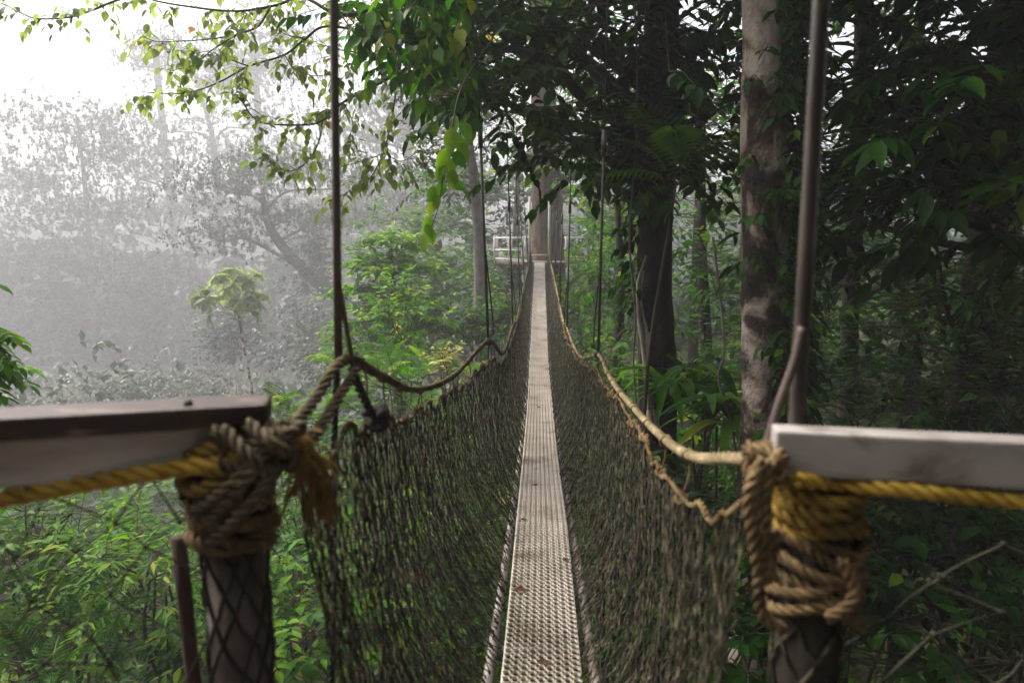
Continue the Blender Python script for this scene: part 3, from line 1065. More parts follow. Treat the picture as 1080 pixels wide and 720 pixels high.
# frayed end
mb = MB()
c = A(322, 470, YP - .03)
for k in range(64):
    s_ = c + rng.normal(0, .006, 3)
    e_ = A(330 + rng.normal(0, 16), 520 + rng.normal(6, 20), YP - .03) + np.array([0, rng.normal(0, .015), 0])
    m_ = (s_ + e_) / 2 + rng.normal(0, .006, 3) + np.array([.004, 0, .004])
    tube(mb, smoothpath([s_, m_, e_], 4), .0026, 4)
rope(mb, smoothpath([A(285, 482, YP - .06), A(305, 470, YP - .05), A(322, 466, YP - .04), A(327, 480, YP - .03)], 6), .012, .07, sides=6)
part(mb, 'frayed_end', M['rope_yellow_shaded'], yr)

tl_ = empty('lashing_rope', 'weathered tan rope wound round the net wrapped post under the brown capped beam', 'rope', None, tuple(A(246, 540, YP)))
mb = MB()
for i, (y, tl, sq) in enumerate(((520, -.030, 1), (532, .012, 1), (543, -.034, 1.02), (553, -.012, 1), (563, -.026, 1), (572, .004, 1), (576, -.016, 1))):
    coil(mb, LP, .069 + .003 * (i % 3), A(246, y, YP - .06)[2], tl, i * 1.7, .0125, 1.08, sq)
part(mb, 'turns', M['rope_lash'], tl_)
mb = MB()
for (a, b) in (((214, 556), (288, 470)), ((222, 575), (296, 490)), ((206, 540), (276, 480)), ((236, 452), (292, 505)), ((262, 446), (305, 478))):
    P = smoothpath([A(a[0], a[1], YP - .075), A((a[0] + b[0]) / 2, (a[1] + b[1]) / 2 + 4, YP - .10), A(b[0], b[1], YP - .075)], 8)
    rope(mb, P, .0125, .07, sides=6)
kn = A(296, 468, YP - .02)
tt = np.linspace(0, 2 * math.pi * 4.2, 70)
rope(mb, kn + np.stack([.036 * np.cos(tt), .036 * np.sin(tt * .87), .034 * np.sin(tt * 1.31)], 1), .0125, .07, sides=5)
kn = A(264, 470, YP - .05)
rope(mb, kn + np.stack([.050 * np.cos(tt), .030 * np.sin(tt * .77), .036 * np.sin(tt * 1.21)], 1), .0125, .07, sides=5)
part(mb, 'crossing_knot', M['rope_dull'], tl_)

# right bay
g0, g1 = A(816, 450, YP + .0), A(1080, 460, 1.165)
dv = nrm((g1 - g0) * [1, 1, 0])
gf = g0 + dv * 1.6
rr_ = empty('platform_railing', 'bare pale metal railing beam on a dark post right of the bridge entrance', 'railing', None, (RP[0], RP[1], FLOOR))
z = g0[2] - .041
beam('rail_beam', [g0[0], g0[1], z], [gf[0], gf[1], z], .055, .082, M['rail_metal'], rr_, .006)
mb = MB()
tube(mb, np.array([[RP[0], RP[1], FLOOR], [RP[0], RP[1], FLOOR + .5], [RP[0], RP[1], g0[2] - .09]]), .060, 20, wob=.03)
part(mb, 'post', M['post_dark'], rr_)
mb = MB()
cyl_net(mb, RP, .065, FLOOR, g0[2] - .35, 6, 9, .004)
part(mb, 'post_net', M['net'], rr_)
bay_net('railing_net', M['net_pale'], RP + np.array([.03, .02, 0]), np.array([gf[0], gf[1], 0]) + [0, .02, 0], g0[2] - .24, FLOOR + .05, .10, .003, rr_, 8, .07)

yr2 = empty('yellow_rope', 'yellow laid rope strung under the bare pale metal railing beam', 'rope', None, tuple(A(870, 510, YP)))
mb = MB()
P = [A(838, 506, YP - .05), A(880, 509, YP - .02), A(940, 515, 1.17), A(1010, 522, 1.16), A(1080, 529, 1.15), A(1180, 541, 1.12), A(1290, 552, 1.08)]
rope(mb, smoothpath(P, 10), .0145, .09, sides=8)
part(mb, 'rope_run', M['rope_yellow'], yr2)
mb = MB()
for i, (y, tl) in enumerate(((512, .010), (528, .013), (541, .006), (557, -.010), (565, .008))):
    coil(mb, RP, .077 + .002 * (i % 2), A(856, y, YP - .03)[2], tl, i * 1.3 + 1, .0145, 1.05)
part(mb, 'post_turns', M['rope_yellow_shaded'], yr2)

tr_ = empty('lashing_rope', 'tangled tan rope wound round the dark post under the bare metal beam', 'rope', None, tuple(A(856, 620, YP)))
mb = MB()
for i, (y, tl, r_) in enumerate(((588, -.022, .080), (600, -.040, .084), (612, -.016, .086), (622, -.046, .083), (636, -.03, .085), (618, .05, .09), (648, -.05, .088), (642, .03, .092))):
    coil(mb, RP, r_, A(856, y, YP - .05)[2], tl, i * 1.9, .0115, 1.06)
part(mb, 'turns', M['rope_lash'], tr_)
mb = MB()
for pp in (((806, 484), (797, 505), (799, 545), (812, 585), (806, 615)), ((812, 486), (808, 520), (806, 556), (803, 590), (800, 622), (806, 650), (828, 664)),
           ((803, 488), (790, 520), (794, 560), (800, 600)), ((822, 560), (812, 590), (815, 612)), ((888, 590), (902, 620), (893, 640), (872, 652))):
    P = smoothpath([A(x, y, YP - .075) for x, y in pp], 8)
    rope(mb, P, .0115, .065, sides=6)
kn = A(806, 487, YP - .02)
tt = np.linspace(0, 2 * math.pi * 3.2, 60)
rope(mb, kn + np.stack([.024 * np.cos(tt), .028 * np.sin(tt * .87), .024 * np.sin(tt * 1.31)], 1), .0115, .07, sides=5)
part(mb, 'hanging_strands', M['rope_lash'], tr_)

# tall pipe at the right post with its slanting stay
pp = empty('hanger_pipe', 'tall thin grey pipe rising behind the bare metal railing beam', 'pipe', None, tuple(A(840, 460, YP + .1)))
b, t = A(839, 460, YP + .07), A(866, 0, YP + .07)
mb = MB()
tube(mb, np.array([b + (t - b) * f for f in np.linspace(-.12, 2.6, 24)]), .0145, 14, wob=.03)
part(mb, 'pipe', M['pipe'], pp)
mb = MB()
tube(mb, smoothpath([A(846, 345, YP + .06), A(838, 380, YP + .05), A(822, 425, YP + .04), A(808, 470, YP + .03), A(804, 488, YP + .02)], 6), .0085, 8)
part(mb, 'stay', M['rod'], pp)

# stake beside the left post
st = MB()
a_, b_ = A(188, 566, 1.34), A(206, 730, 1.34)
b2 = a_ + (b_ - a_) * ((a_[2] - FLOOR) / (a_[2] - b_[2]))
P = np.array([b2 + (a_ - b2) * f for f in np.linspace(0, 1, 8)])
tube(st, P, np.linspace(.017, .0155, 8), 9, wob=.18)
o = st.build('stake', M['stake'], None, True, loc=tuple(b2))
tag(o, 'thin dark brown wooden stake with a cut top beside the net wrapped post', 'stake')

# ------------------------------------------------------------------ trees
def gp(px, py, Y, dx=0):
    """point on the ground under the pixel column"""
    p = A(px, py, Y)
    return np.array([p[0] + dx, Y, gz(p[0] + dx, Y) - .2])


BROAD = dict(style='broad', size=.17, n=8, L=.5, kind='mid', wid=.85, droop=.4)

# right, pale mottled trunk with a climber on its shaded side
T = [gp(806, 480, 5.0), A(805, 480, 5.0), A(806, 240, 5.0), A(809, 0, 5.0), A(812, -300, 5.0), A(818, -700, 5.1)]


def climber(trunkpts, r, side, y0, y1, n, size):
    def f(br, lf):
        P = smoothpath(trunkpts, 10)
        zs = np.interp(rng.random(n), [0, 1], [y0, y1])
        o = np.argsort(P[:, 2])
        c = np.stack([np.interp(zs, P[o, 2], P[o, 0]), np.interp(zs, P[o, 2], P[o, 1]), zs], 1)
        a = side + rng.normal(0, .75, n)
        out = np.stack([np.cos(a), np.sin(a), np.zeros(n)], 1)
        twig_leaves(lf, br, c + out * r, out + rvec(n) * .5, 'broad', size, 5, .22, 'mid', 1.0, .7, .004)
    return f


tree('mottled_tree', 'tree with a pale peeling trunk standing just behind the thin grey pipe', 'tree', T, [.19, .172, .163, .158, .15, .12],
     [(A(880, -60, 5.6), (1.0, .9, .6), 90), (A(800, -170, 5.2), (1.2, 1.0, .7), 90), (A(950, -200, 5.5), (1.2, 1.0, .8), 90), (A(700, -260, 5.5), (1.3, 1.2, .8), 90), (A(830, -420, 5.3), (1.6, 1.4, .9), 110), (A(1050, -330, 5.2), (1.4, 1.3, .9), 90)],
     dict(BROAD, size=.18), M['bark_pale'], M['leaf_dark'], sides=22, extra=climber(T, .155, -.4, 6.0, 12.8, 640, .115))

# dark trunk with aerial roots: crown spreads over the bridge
T2 = [gp(694, 450, 6.6), A(693, 440, 6.6), A(690, 300, 6.6), A(694, 130, 6.6), A(698, 0, 6.6), A(700, -250, 6.6), A(690, -600, 6.5)]
dk = dict(style='broad', size=.15, n=9, L=.45, kind='fine', wid=1.05, droop=.55, spread=.36)
lob = [(A(500, 45, 6.0), (.55, .8, .40), 46), (A(590, 40, 6.2), (.75, .9, .50), 80), (A(530, 105, 5.9), (.45, .6, .35), 44), (A(655, 70, 6.3), (.6, .9, .6), 70),
       (A(640, 170, 6.5), (.6, .7, .42), 60), (A(735, 50, 7.0), (.6, .8, .6), 60), (A(700, 200, 6.4), (.5, .5, .4), 44), (A(560, -50, 6.2), (1.0, 1, .5), 90), (A(440, 10, 6.0), (.45, .6, .30), 26),
       (A(680, -120, 6.5), (1.3, 1.3, .7), 110), (A(760, -150, 7.0), (1.3, 1.3, .8), 90), (A(740, 130, 7.2), (.5, .6, .5), 40), (A(620, -260, 6.8), (1.4, 1.4, .8), 90)]


def roots(br, lf):
    climber(T2, .16, 3.4, 9.3, 11.8, 70, .12)(br, lf)


t2 = tree('dark_trunk_tree', 'dark trunked tree with pale aerial roots, its leafy crown hanging over the bridge', 'tree', T2, [.26, .19, .165, .16, .15, .13, .10],
          lob, dk, M['bark_dark'], M['leaf_dark'], sides=20, extra=roots)
mb = MB()
for pts, r in ((((682, 270), (673, 300), (674, 335), (679, 370), (683, 410), (686, 445)), .022), (((679, 285), (676, 318), (682, 350), (681, 385), (690, 440)), .014), (((684, 350), (682, 400), (690, 436), (698, 470)), .026)):
    P = smoothpath([A(x, y, 6.43) for x, y in pts], 6)
    tube(mb, P, np.linspace(r * .6, r * 1.5, len(P)), 7, wob=.3)
part(mb, 'aerial_roots', M['root'], t2)

# a hanging leafy shoot of the same overhead crown, close to the camera
hs = empty('hanging_vine', 'leafy green shoot hanging down alone left of the dark crown above the misty gap', 'vine', None, tuple(A(478, 118, 4.2)))
wd, lf = MB(), MB()
P = smoothpath([A(520, 40, 4.6), A(488, 90, 4.3), A(476, 140, 4.2), A(468, 180, 4.2), A(462, 220, 4.2), A(447, 258, 4.2)], 8)
tube(wd, P, np.linspace(.007, .0025, len(P)), 5)
for (px, py, dx, dy, s) in ((478, 135, -.2, 1, .17), (482, 140, .5, 1, .15), (474, 158, -.8, .8, .14), (470, 165, .5, .9, .15), (484, 150, .6, .8, .14), (470, 175, -.9, .5, .12), (477, 178, .1, 1, .13), (466, 190, -.5, .9, .13), (474, 190, .9, .3, .12), (468, 205, .3, 1, .12),
                           (480, 120, -.5, 1, .13), (486, 128, .7, .7, .13), (478, 160, .8, .6, .13), (466, 176, -.3, 1, .12), (458, 196, -.6, .9, .11), (466, 230, .4, 1, .11), (454, 228, -.6, .8, .11), (450, 236, .6, .8, .10), (470, 220, -.2, 1, .11), (462, 205, -.5, 1, .11), (456, 212, -.2, 1, .10), (474, 212, .7, .7, .11), (460, 225, .5, 1, .10), (448, 245, -.1, 1, .14), (452, 240, .3, 1, .11)):
    p = A(px, py, 4.2) + np.array([0, rng.normal(0, .03), 0])
    d = np.array([dx * .6, rng.normal(0, .25), -dy])
    place_leaves(lf, [p], [d], [[rng.normal(0, .5), -1, .35]], s, 'fine', 1.15, [rng.uniform(.3, .9)])
part(wd, 'stem', M['twig'], hs)
part(lf, 'leaves', M['leaf_bright'], hs)

# big dark leaves over the left of the crown, nearer
# lit limb tree: long bare boughs reaching left with pale green leaves
BR = [  # (depth, radius, points)
    (6.2, .020, [(470, -30), (410, 3), (360, 16), (320, -2), (290, 6), (250, 12), (205, 8), (160, 0), (120, -14)]),
    (6.0, .010, [(285, 8), (272, 28), (250, 37), (225, 52), (205, 68), (180, 75)]),
    (6.0, .007, [(250, 37), (225, 41), (200, 43), (165, 44), (150, 37)]),
    (6.3, .014, [(470, 40), (400, 36), (345, 28), (322, 41), (300, 58), (262, 70), (235, 85), (210, 95), (185, 99), (150, 97)]),
    (6.2, .006, [(262, 70), (240, 62), (225, 56), (200, 53)]),
    (5.8, .017, [(540, 10), (490, 38), (470, 50), (430, 72), (400, 88), (362, 108), (345, 124), (330, 131), (300, 132), (275, 129), (262, 118), (255, 104)]),
    (5.8, .008, [(340, 128), (336, 150), (326, 168), (310, 180), (294, 177), (280, 165)]),
    (5.7, .008, [(420, 60), (417, 100), (413, 125), (405, 160), (390, 188), (368, 202), (352, 210)]),
    (5.7, .004, [(405, 162), (385, 169), (360, 176)]),
    (5.7, .004, [(408, 163), (422, 170), (436, 163), (445, 150)]),
    (6.6, .012, [(190, -20), (125, 0), (100, 10), (75, 18), (40, 20), (20, 13), (-5, 2), (-50, -2)]),
    (5.9, .006, [(430, 72), (455, 88), (470, 100)]),
    (6.1, .007, [(360, 16), (375, 40), (372, 66), (360, 85)]),
    (6.4, .006, [(322, 41), (300, 36), (285, 24)]),
    (5.9, .005, [(362, 108), (372, 130), (366, 150)]),
    (6.0, .006, [(300, 58), (310, 72), (330, 80), (352, 78)]),
]
root = empty('overhanging_tree', 'thin forking boughs with pale backlit leaves reaching left across the white sky', 'tree', None, tuple(gp(560, 400, 8.5)))
br, lf = MB(), MB()
trunkp = smoothpath([gp(694, 400, 9.0), A(696, 200, 8.8), A(690, -60, 8.4), A(650, -320, 7.8), A(600, -600, 7.2)], 6)
tw = MB()
tube(tw, trunkp, np.linspace(.13, .06, len(trunkp)), 12, wob=.1)
for (Y0, r, pts) in BR:
    n = len(pts)
    Ys = Y0 + np.cumsum(rng.normal(0, .09, n))
    P = smoothpath([A(x, y, yv) for (x, y), yv in zip(pts, Ys)], 7)
    tube(br, P, np.linspace(r, max(.0025, r * .28), len(P)), 7, wob=.15)
    L = len(P)
    nn = int(L * .5)
    for k in range(nn):
        i = rng.integers(int(L * (.30 if r > .012 else .12)), L)
        t = nrm(P[min(i + 1, L - 1)] - P[max(i - 1, 0)])
        d = t * .7 + rvec(1)[0] * .8 + np.array([0, 0, -.1])
        twig_leaves(lf, br, P[i][None], d[None], 'broad', .088, int(rng.integers(3, 6)), .22, 'fine', 1.25, .7, .0025)
for a, b, r in ((A(470, -30, 6.2), trunkp[14], .03), (A(540, 10, 5.9), trunkp[13], .028), (A(470, 40, 6.3), A(540, 10, 5.9), .016), (A(190, -20, 6.6), A(360, -70, 6.6), .014), (A(360, -70, 6.6), trunkp[16], .03)):
    limb(br, b, a, r * 1.2, r * .7, .06, 7, 6)
for (c, r, n) in ((A(330, -70, 6.6), (1.2, .9, .4), 46), (A(420, 18, 6.6), (.6, .7, .30), 30), (A(470, 70, 6.6), (.35, .5, .25), 20), (A(390, 60, 6.8), (.45, .5, .3), 14), (A(240, -80, 6.9), (1.2, .9, .35), 40)):
    P, D, cc, idx = lobe_twigs(c, r, n)
    for q in cc:
        limb(br, np.asarray(c), q, .008, .004, .15, 5, 4)
    segs(br, cc[idx], P, .004, .003)
    twig_leaves(lf, br, P, D, 'broad', .10, 7, .28, 'fine', 1.2, .7, .0025)
part(tw, 'trunk', M['bark_dark'], root)
part(br, 'boughs', M['twig'], root)
part(lf, 'crown', M['leaf_lime'], root)

# close sprig of dark leaves in front of the boughs
T3 = [gp(540, 300, 4.9, -.5), A(455, 380, 5.6) * [1, 1, 1]]
mbw, mbl = MB(), MB()
hs2 = empty('leafy_liana', 'dark large leaved liana drooping in front of the pale boughs near the left hanger rod', 'liana', None, tuple(A(420, -20, 4.6)))
for pts in (((520, -120), (470, -40), (440, 5), (415, 30), (395, 60)), ((470, -40), (440, -20), (400, 0), (385, 25)), ((470, -40), (460, 10), (452, 50), (440, 84)), ((520, -120), (500, 0), (495, 60), (500, 100))):
    P = smoothpath([A(x, y, 4.6) + np.array([0, rng.normal(0, .05), 0]) for x, y in pts], 6)
    tube(mbw, P, np.linspace(.009, .003, len(P)), 5)
    idx = rng.integers(5, len(P), 13)
    for i in idx:
        d = nrm(rvec(1)[0] * .8 + np.array([0, 0, -.7]))
        twig_leaves(mbl, mbw, P[i][None], d[None], 'broad', .125, 6, .22, 'fine', 1.1, .75, .003)
part(mbw, 'stem', M['twig'], hs2)
part(mbl, 'leaves', M['leaf_mid'], hs2)

# large leaved tree at the right edge
big = dict(style='broad', size=.24, n=9, L=.6, kind='fine', wid=.78, droop=.6, spread=.36)
tree('broadleaf_tree', 'tree with large drooping dark leaves at the right edge above the metal railing', 'tree',
     [gp(1160, 300, 5.2), A(1165, 300, 5.2), A(1150, 0, 5.2), A(1120, -300, 5.2), A(1110, -500, 5.3)], [.16, .14, .12, .10, .06],
     [(A(990, 60, 5.4), (.7, .8, .5), 34), (A(1060, 150, 5.0), (.6, .7, .5), 30), (A(940, 150, 5.6), (.6, .7, .45), 30), (A(1040, 245, 5.2), (.7, .7, .45), 30), (A(1080, 20, 4.8), (.6, .7, .5), 26), (A(930, 240, 5.8), (.55, .6, .4), 26),
      (A(1000, -100, 5.4), (1.1, 1.1, .6), 50), (A(1150, -160, 5.2), (1.2, 1.1, .7), 46), (A(1150, 200, 4.9), (.7, .7, .6), 24)],
     big, M['bark_dark'], M['leaf_dark'])

# thin dark trunk behind, its crown among the right hand foliage
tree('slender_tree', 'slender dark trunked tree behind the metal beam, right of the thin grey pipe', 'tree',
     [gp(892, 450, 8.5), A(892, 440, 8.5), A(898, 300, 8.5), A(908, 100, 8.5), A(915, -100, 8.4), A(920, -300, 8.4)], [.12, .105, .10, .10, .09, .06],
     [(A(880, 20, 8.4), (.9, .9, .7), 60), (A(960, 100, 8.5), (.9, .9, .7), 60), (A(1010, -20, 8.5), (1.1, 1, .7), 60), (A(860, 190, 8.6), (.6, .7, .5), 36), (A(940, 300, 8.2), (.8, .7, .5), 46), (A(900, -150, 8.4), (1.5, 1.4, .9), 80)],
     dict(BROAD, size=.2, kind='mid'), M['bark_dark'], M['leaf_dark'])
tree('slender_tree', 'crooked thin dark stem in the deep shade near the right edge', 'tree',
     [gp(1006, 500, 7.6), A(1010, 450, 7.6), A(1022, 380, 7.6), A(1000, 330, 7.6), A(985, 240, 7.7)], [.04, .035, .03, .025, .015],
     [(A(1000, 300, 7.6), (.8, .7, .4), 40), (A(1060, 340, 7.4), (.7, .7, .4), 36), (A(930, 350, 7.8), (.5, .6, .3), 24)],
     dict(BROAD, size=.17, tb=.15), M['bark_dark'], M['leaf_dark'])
b = gp(1002, 500, 12)
st = MB()
tube(st, np.array([b, A(1003, 440, 12), A(999, 415, 12), A(996, 397, 12)]), [.11, .10, .085, .075], 10, wob=.2)
o = st.build('dead_stump', M['bark_pale'], None, True, loc=tuple(b))
tag(o, 'short pale broken trunk catching light in the dark undergrowth at right', 'dead trunk')

# background trees beyond the right of the bridge
mid = dict(style='broad', size=.24, n=8, L=.6, kind='mid', wid=1.0, droop=.4)
tree('bushy_tree', 'light green leafy tree close to the right side of the far platform', 'tree',
     [gp(650, 330, 20), A(650, 330, 20), A(655, 220, 20), A(650, 100, 20)], [.16, .13, .10, .05],
     [(A(630, 200, 19.5), (1.3, 1.3, 1.0), 70), (A(660, 255, 19), (1.5, 1.4, 1.0), 80), (A(640, 310, 18.5), (1.3, 1.2, .9), 60), (A(680, 150, 20), (1.5, 1.4, 1.2), 70)],
     mid, M['bark_grey'], M['leaf_bright'])
tree('bushy_tree', 'mid green tree between the dark aerial root trunk and the pale peeling trunk', 'tree',
     [gp(745, 400, 12), A(745, 380, 12), A(740, 250, 12), A(742, 100, 12)], [.12, .10, .08, .04],
     [(A(740, 230, 12), (.9, .9, .8), 70), (A(755, 310, 11.5), (.9, .9, .7), 70), (A(730, 140, 12), (.9, .9, .6), 50), (A(760, 380, 11), (.7, .8, .5), 50)],
     dict(mid, size=.17), M['bark_dark'], M['leaf_mid'])
tree('bushy_tree', 'mid green tree between the bridge hangers and the dark aerial root trunk', 'tree',
     [gp(652, 420, 11), A(650, 400, 11), A(655, 300, 11), A(650, 200, 11)], [.10, .08, .07, .04],
     [(A(640, 300, 11), (.55, .7, .6), 56), (A(665, 350, 10.5), (.5, .6, .6), 50), (A(640, 390, 10), (.45, .6, .45), 44), (A(670, 250, 11.5), (.6, .7, .6), 50)],
     dict(mid, size=.14), M['bark_dark'], M['leaf_mid'])
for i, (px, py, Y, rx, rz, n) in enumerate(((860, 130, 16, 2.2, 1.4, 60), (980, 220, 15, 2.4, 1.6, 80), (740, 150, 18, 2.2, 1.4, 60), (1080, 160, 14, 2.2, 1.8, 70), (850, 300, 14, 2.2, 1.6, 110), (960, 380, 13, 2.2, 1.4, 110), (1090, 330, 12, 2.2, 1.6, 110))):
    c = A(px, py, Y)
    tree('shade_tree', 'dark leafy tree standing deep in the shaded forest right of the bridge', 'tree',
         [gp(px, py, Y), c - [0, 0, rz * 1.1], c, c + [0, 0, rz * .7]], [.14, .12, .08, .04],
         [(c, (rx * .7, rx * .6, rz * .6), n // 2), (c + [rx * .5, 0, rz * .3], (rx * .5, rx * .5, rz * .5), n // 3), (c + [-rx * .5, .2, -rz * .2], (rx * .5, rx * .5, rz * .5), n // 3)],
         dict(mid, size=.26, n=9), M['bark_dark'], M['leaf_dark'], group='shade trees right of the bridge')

# big tree that carries the far platform
ftr = [gp(577, 300, 23.0), A(577, 300, 23.0), A(577, 235, 23.0), A(576, 180, 23.0), A(574, 120, 23.0), A(570, 40, 23.2), A(566, -80, 23.2)]
tree('platform_tree', 'broad reddish brown trunk rising through the white railed platform at the bridge end', 'tree', ftr, [.85, .62, .52, .47, .42, .36, .26],
     [(A(590, 60, 23), (2.6, 2.4, 1.5), 110), (A(510, 40, 23), (2.2, 2.2, 1.3), 90), (A(640, 110, 22.5), (1.8, 1.8, 1.2), 80), (A(560, -60, 23), (3.5, 3, 1.6), 110), (A(556, 165, 24), (.8, .8, .5), 24), (A(602, 190, 23), (.6, .6, .5), 18)],
     dict(mid, size=.26), M['bark_brown'], M['leaf_mid'], sides=24)
tree('straight_tree', 'straight grey trunk with a dark hazy crown left of the far platform', 'tree',
     [gp(506, 370, 19.5), A(506, 365, 19.5), A(505, 260, 19.5), A(500, 190, 19.5), A(492, 130, 19.5), A(488, 60, 19.5)], [.22, .17, .15, .14, .10, .06],
     [(A(500, 160, 19.5), (1.0, 1.2, .8), 60), (A(470, 190, 20), (.9, 1, .6), 46), (A(520, 110, 19.5), (1.1, 1.1, .8), 56), (A(470, 120, 20), (1.2, 1.2, .8), 50)],
     dict(mid, size=.2), M['bark_grey'], M['leaf_grey'])

FS = 2.7


def A2(px, py, Y):
    return A(px, py, Y * FS)


def gp2(px, py, Y):
    return gp(px, py, Y * FS)


def ftree(name, label, cat, trunk, radii, lobes, leaf, bark, lmat):
    leaf = dict(leaf)
    for k_ in ('size', 'L', 'tr'):
        leaf[k_] = leaf[k_] * FS
    return tree(name, label, cat, trunk, [r * FS for r in radii], [(c, tuple(np.array(r) * FS), int(n * 4.2)) for c, r, n in lobes], leaf, bark, lmat)


# behind and beside the far platform
for (px, py, Y, r, n, mt, lab) in ((545, 215, 34, 2.6, 120, 'leaf_grey', 'hazy tree rising just left of and behind the broad platform trunk'), (625, 170, 32, 2.6, 120, 'leaf_mid', 'hazy green tree rising just right of and behind the broad platform trunk'), (455, 250, 31, 2.2, 110, 'leaf_mid', 'soft green hazy tree between the layered tree and the straight grey trunk')):
    c = A(px, py, Y)
    tree('backing_tree', lab, 'tree', [gp(px + 4, py, Y), c - [0, 0, r], c, c + [0, 0, r * .5]], [.26, .22, .14, .06],
         [(c, (r, r, r * .6), n), (c - [r * .5, 0, r * .7], (r * .7, r * .7, r * .5), n // 2), (c + [r * .5, 0, r * .8], (r * .8, r * .8, r * .5), n // 2), (c - [-r * .5, 0, r], (r * .6, r * .6, r * .4), n // 2)],
         dict(mid, size=.34, kind='far', wid=1.2), M['bark_grey'], M[mt])
for (px, py, Y, rx, rz, mt, lab) in ((470, 300, 25, 1.6, 1.2, 'leaf_mid', 'hazy bush mound left of the straight grey trunk'), (530, 315, 24, 1.3, 1.4, 'leaf_mid', 'hazy bushes under the left side of the far platform'), (612, 330, 21, 1.2, 1.3, 'leaf_bright', 'bright hazy bushes under the right side of the far platform'), (540, 350, 18, .9, .8, 'leaf_mid', 'green bush just outside the far end of the left rope net')):
    bush(lab, px, py, Y, rx, rz, 150, dict(style='broad', size=.22, n=8, L=.45, kind='far', wid=1.2, droop=.5, clumps=18, spread=.25), M[mt])
# trees added behind the viewer and overhead on the right to block sky light
for (x, y, zc, r, lab) in ((3.2, -4.0, 13.5, 2.8, 'unseen added tree behind the viewing platform on the shaded side'), (-3.5, -4.5, 13.0, 2.6, 'unseen added tree behind the viewing platform on the misty side'), (6.5, 1.0, 14.5, 3.0, 'tall dark tree added for shade over the slope right of the viewing platform'), (5.0, 8.0, 16.5, 3.2, 'tall tree added for shade high above the right slope'), (10.5, 6.0, 15.5, 3.6, 'dark wide crowned tree added for shade far over on the right slope'), (8.5, 13.0, 16.5, 3.8, 'dark wide crowned tree added for shade far back on the right slope'), (13.0, 12.0, 16, 3.8, 'dark tree added for shade beyond the others at the outer right of the slope')):
    c = np.array([x, y, zc])
    tree('added_canopy_tree', lab, 'tree', [np.array([x, y, gz(x, y) - .2]), np.array([x, y, 9.]), c, c + [0, 0, 2]], [.22, .19, .15, .06],
         [(c, (r, r, r * .6), 130), (c + [r * .7, 0, .5], (r * .7, r * .7, r * .5), 70), (c - [r * .6, -.4, .4], (r * .7, r * .7, r * .5), 70), (c + [0, -r * .6, -1.2], (r * .8, r * .8, r * .5), 80)],
         dict(mid, size=.34, n=9, kind='mid', wid=1.2), M['bark_dark'], M['leaf_dark'])

# left: misty trees
grey = dict(style='whorl', size=.24, n=9, L=.5, kind='far', wid=.8, droop=.3, flat=.8, spread=.42, up=.1, tr=.012)
ftree('misty_tree', 'tall misty tree with a broad ragged crown filling the far left', 'tree',
     [gp2(98, 430, 40), A2(98, 400, 40), A2(96, 300, 40), A2(90, 200, 40), A2(80, 120, 40)], [.30, .24, .19, .13, .06],
     [(A2(60, 140, 40), (3.4, 3, 1.60), 94), (A2(120, 170, 40), (3.2, 3, 1.60), 94), (A2(30, 200, 41), (3.4, 3, 1.76), 94), (A2(110, 230, 40), (3.6, 3, 1.76), 108), (A2(50, 280, 40), (3.6, 3, 1.76), 108), (A2(150, 290, 39), (2.6, 2.6, 1.28), 75), (A2(20, 350, 40), (3.2, 3, 1.60), 81), (A2(110, 350, 39), (3.4, 3, 1.44), 86), (A2(-40, 250, 41), (3.5, 3, 4.00), 108), (A2(170, 400, 38), (2.2, 2, 1.12), 54), (A2(60, 410, 38), (3.2, 2.4, 1.44), 81)],
     grey, M['bark_grey'], M['leaf_grey'])
ftree('misty_tree', 'pale misty tree with a dense rounded crown behind the bare sky gap', 'tree',
     [gp2(235, 400, 50), A2(235, 330, 50), A2(232, 240, 50), A2(225, 150, 50), A2(200, 60, 50)], [.5, .4, .32, .2, .08],
     [(A2(180, 140, 50), (3.4, 3, 1.8), 70), (A2(240, 170, 50), (4, 3, 1.8), 90), (A2(200, 225, 50), (4, 3, 1.8), 90), (A2(280, 130, 51), (3.6, 3, 1.6), 70), (A2(275, 225, 50), (3.4, 3, 1.6), 70), (A2(330, 190, 52), (3.4, 3, 2), 70), (A2(150, 190, 50), (2.6, 2.4, 1.4), 50), (A2(240, 80, 52), (3.2, 3, 1.3), 40)],
     dict(grey, size=.25, flat=0, spread=.45), M['bark_grey'], M['leaf_grey'])
tree('leaning_tree', 'leaning bare brown trunk arching up into the mist behind the left hanger rod', 'tree',
     [gp(420, 420, 63), A(400, 350, 63), A(365, 318, 63), A(335, 298, 63), A(305, 268, 63), A(285, 240, 63), A(276, 205, 63)], [.87, .75, .63, .57, .48, .39, .24],
     [(A(250, 205, 63), (4.7, 4.2, 2.7), 291), (A(285, 180, 63), (3.8, 3.8, 2.2), 218), (A(235, 255, 63), (3.3, 3.2, 2.0), 182), (A(300, 235, 64), (2.7, 2.7, 1.5), 145), (A(345, 235, 64), (3.0, 2.7, 1.2), 130), (A(372, 190, 64), (3.3, 3.2, 1.7), 159)],
     dict(grey, size=.40, L=.8), M['bark_dark'], M['leaf_grey'])
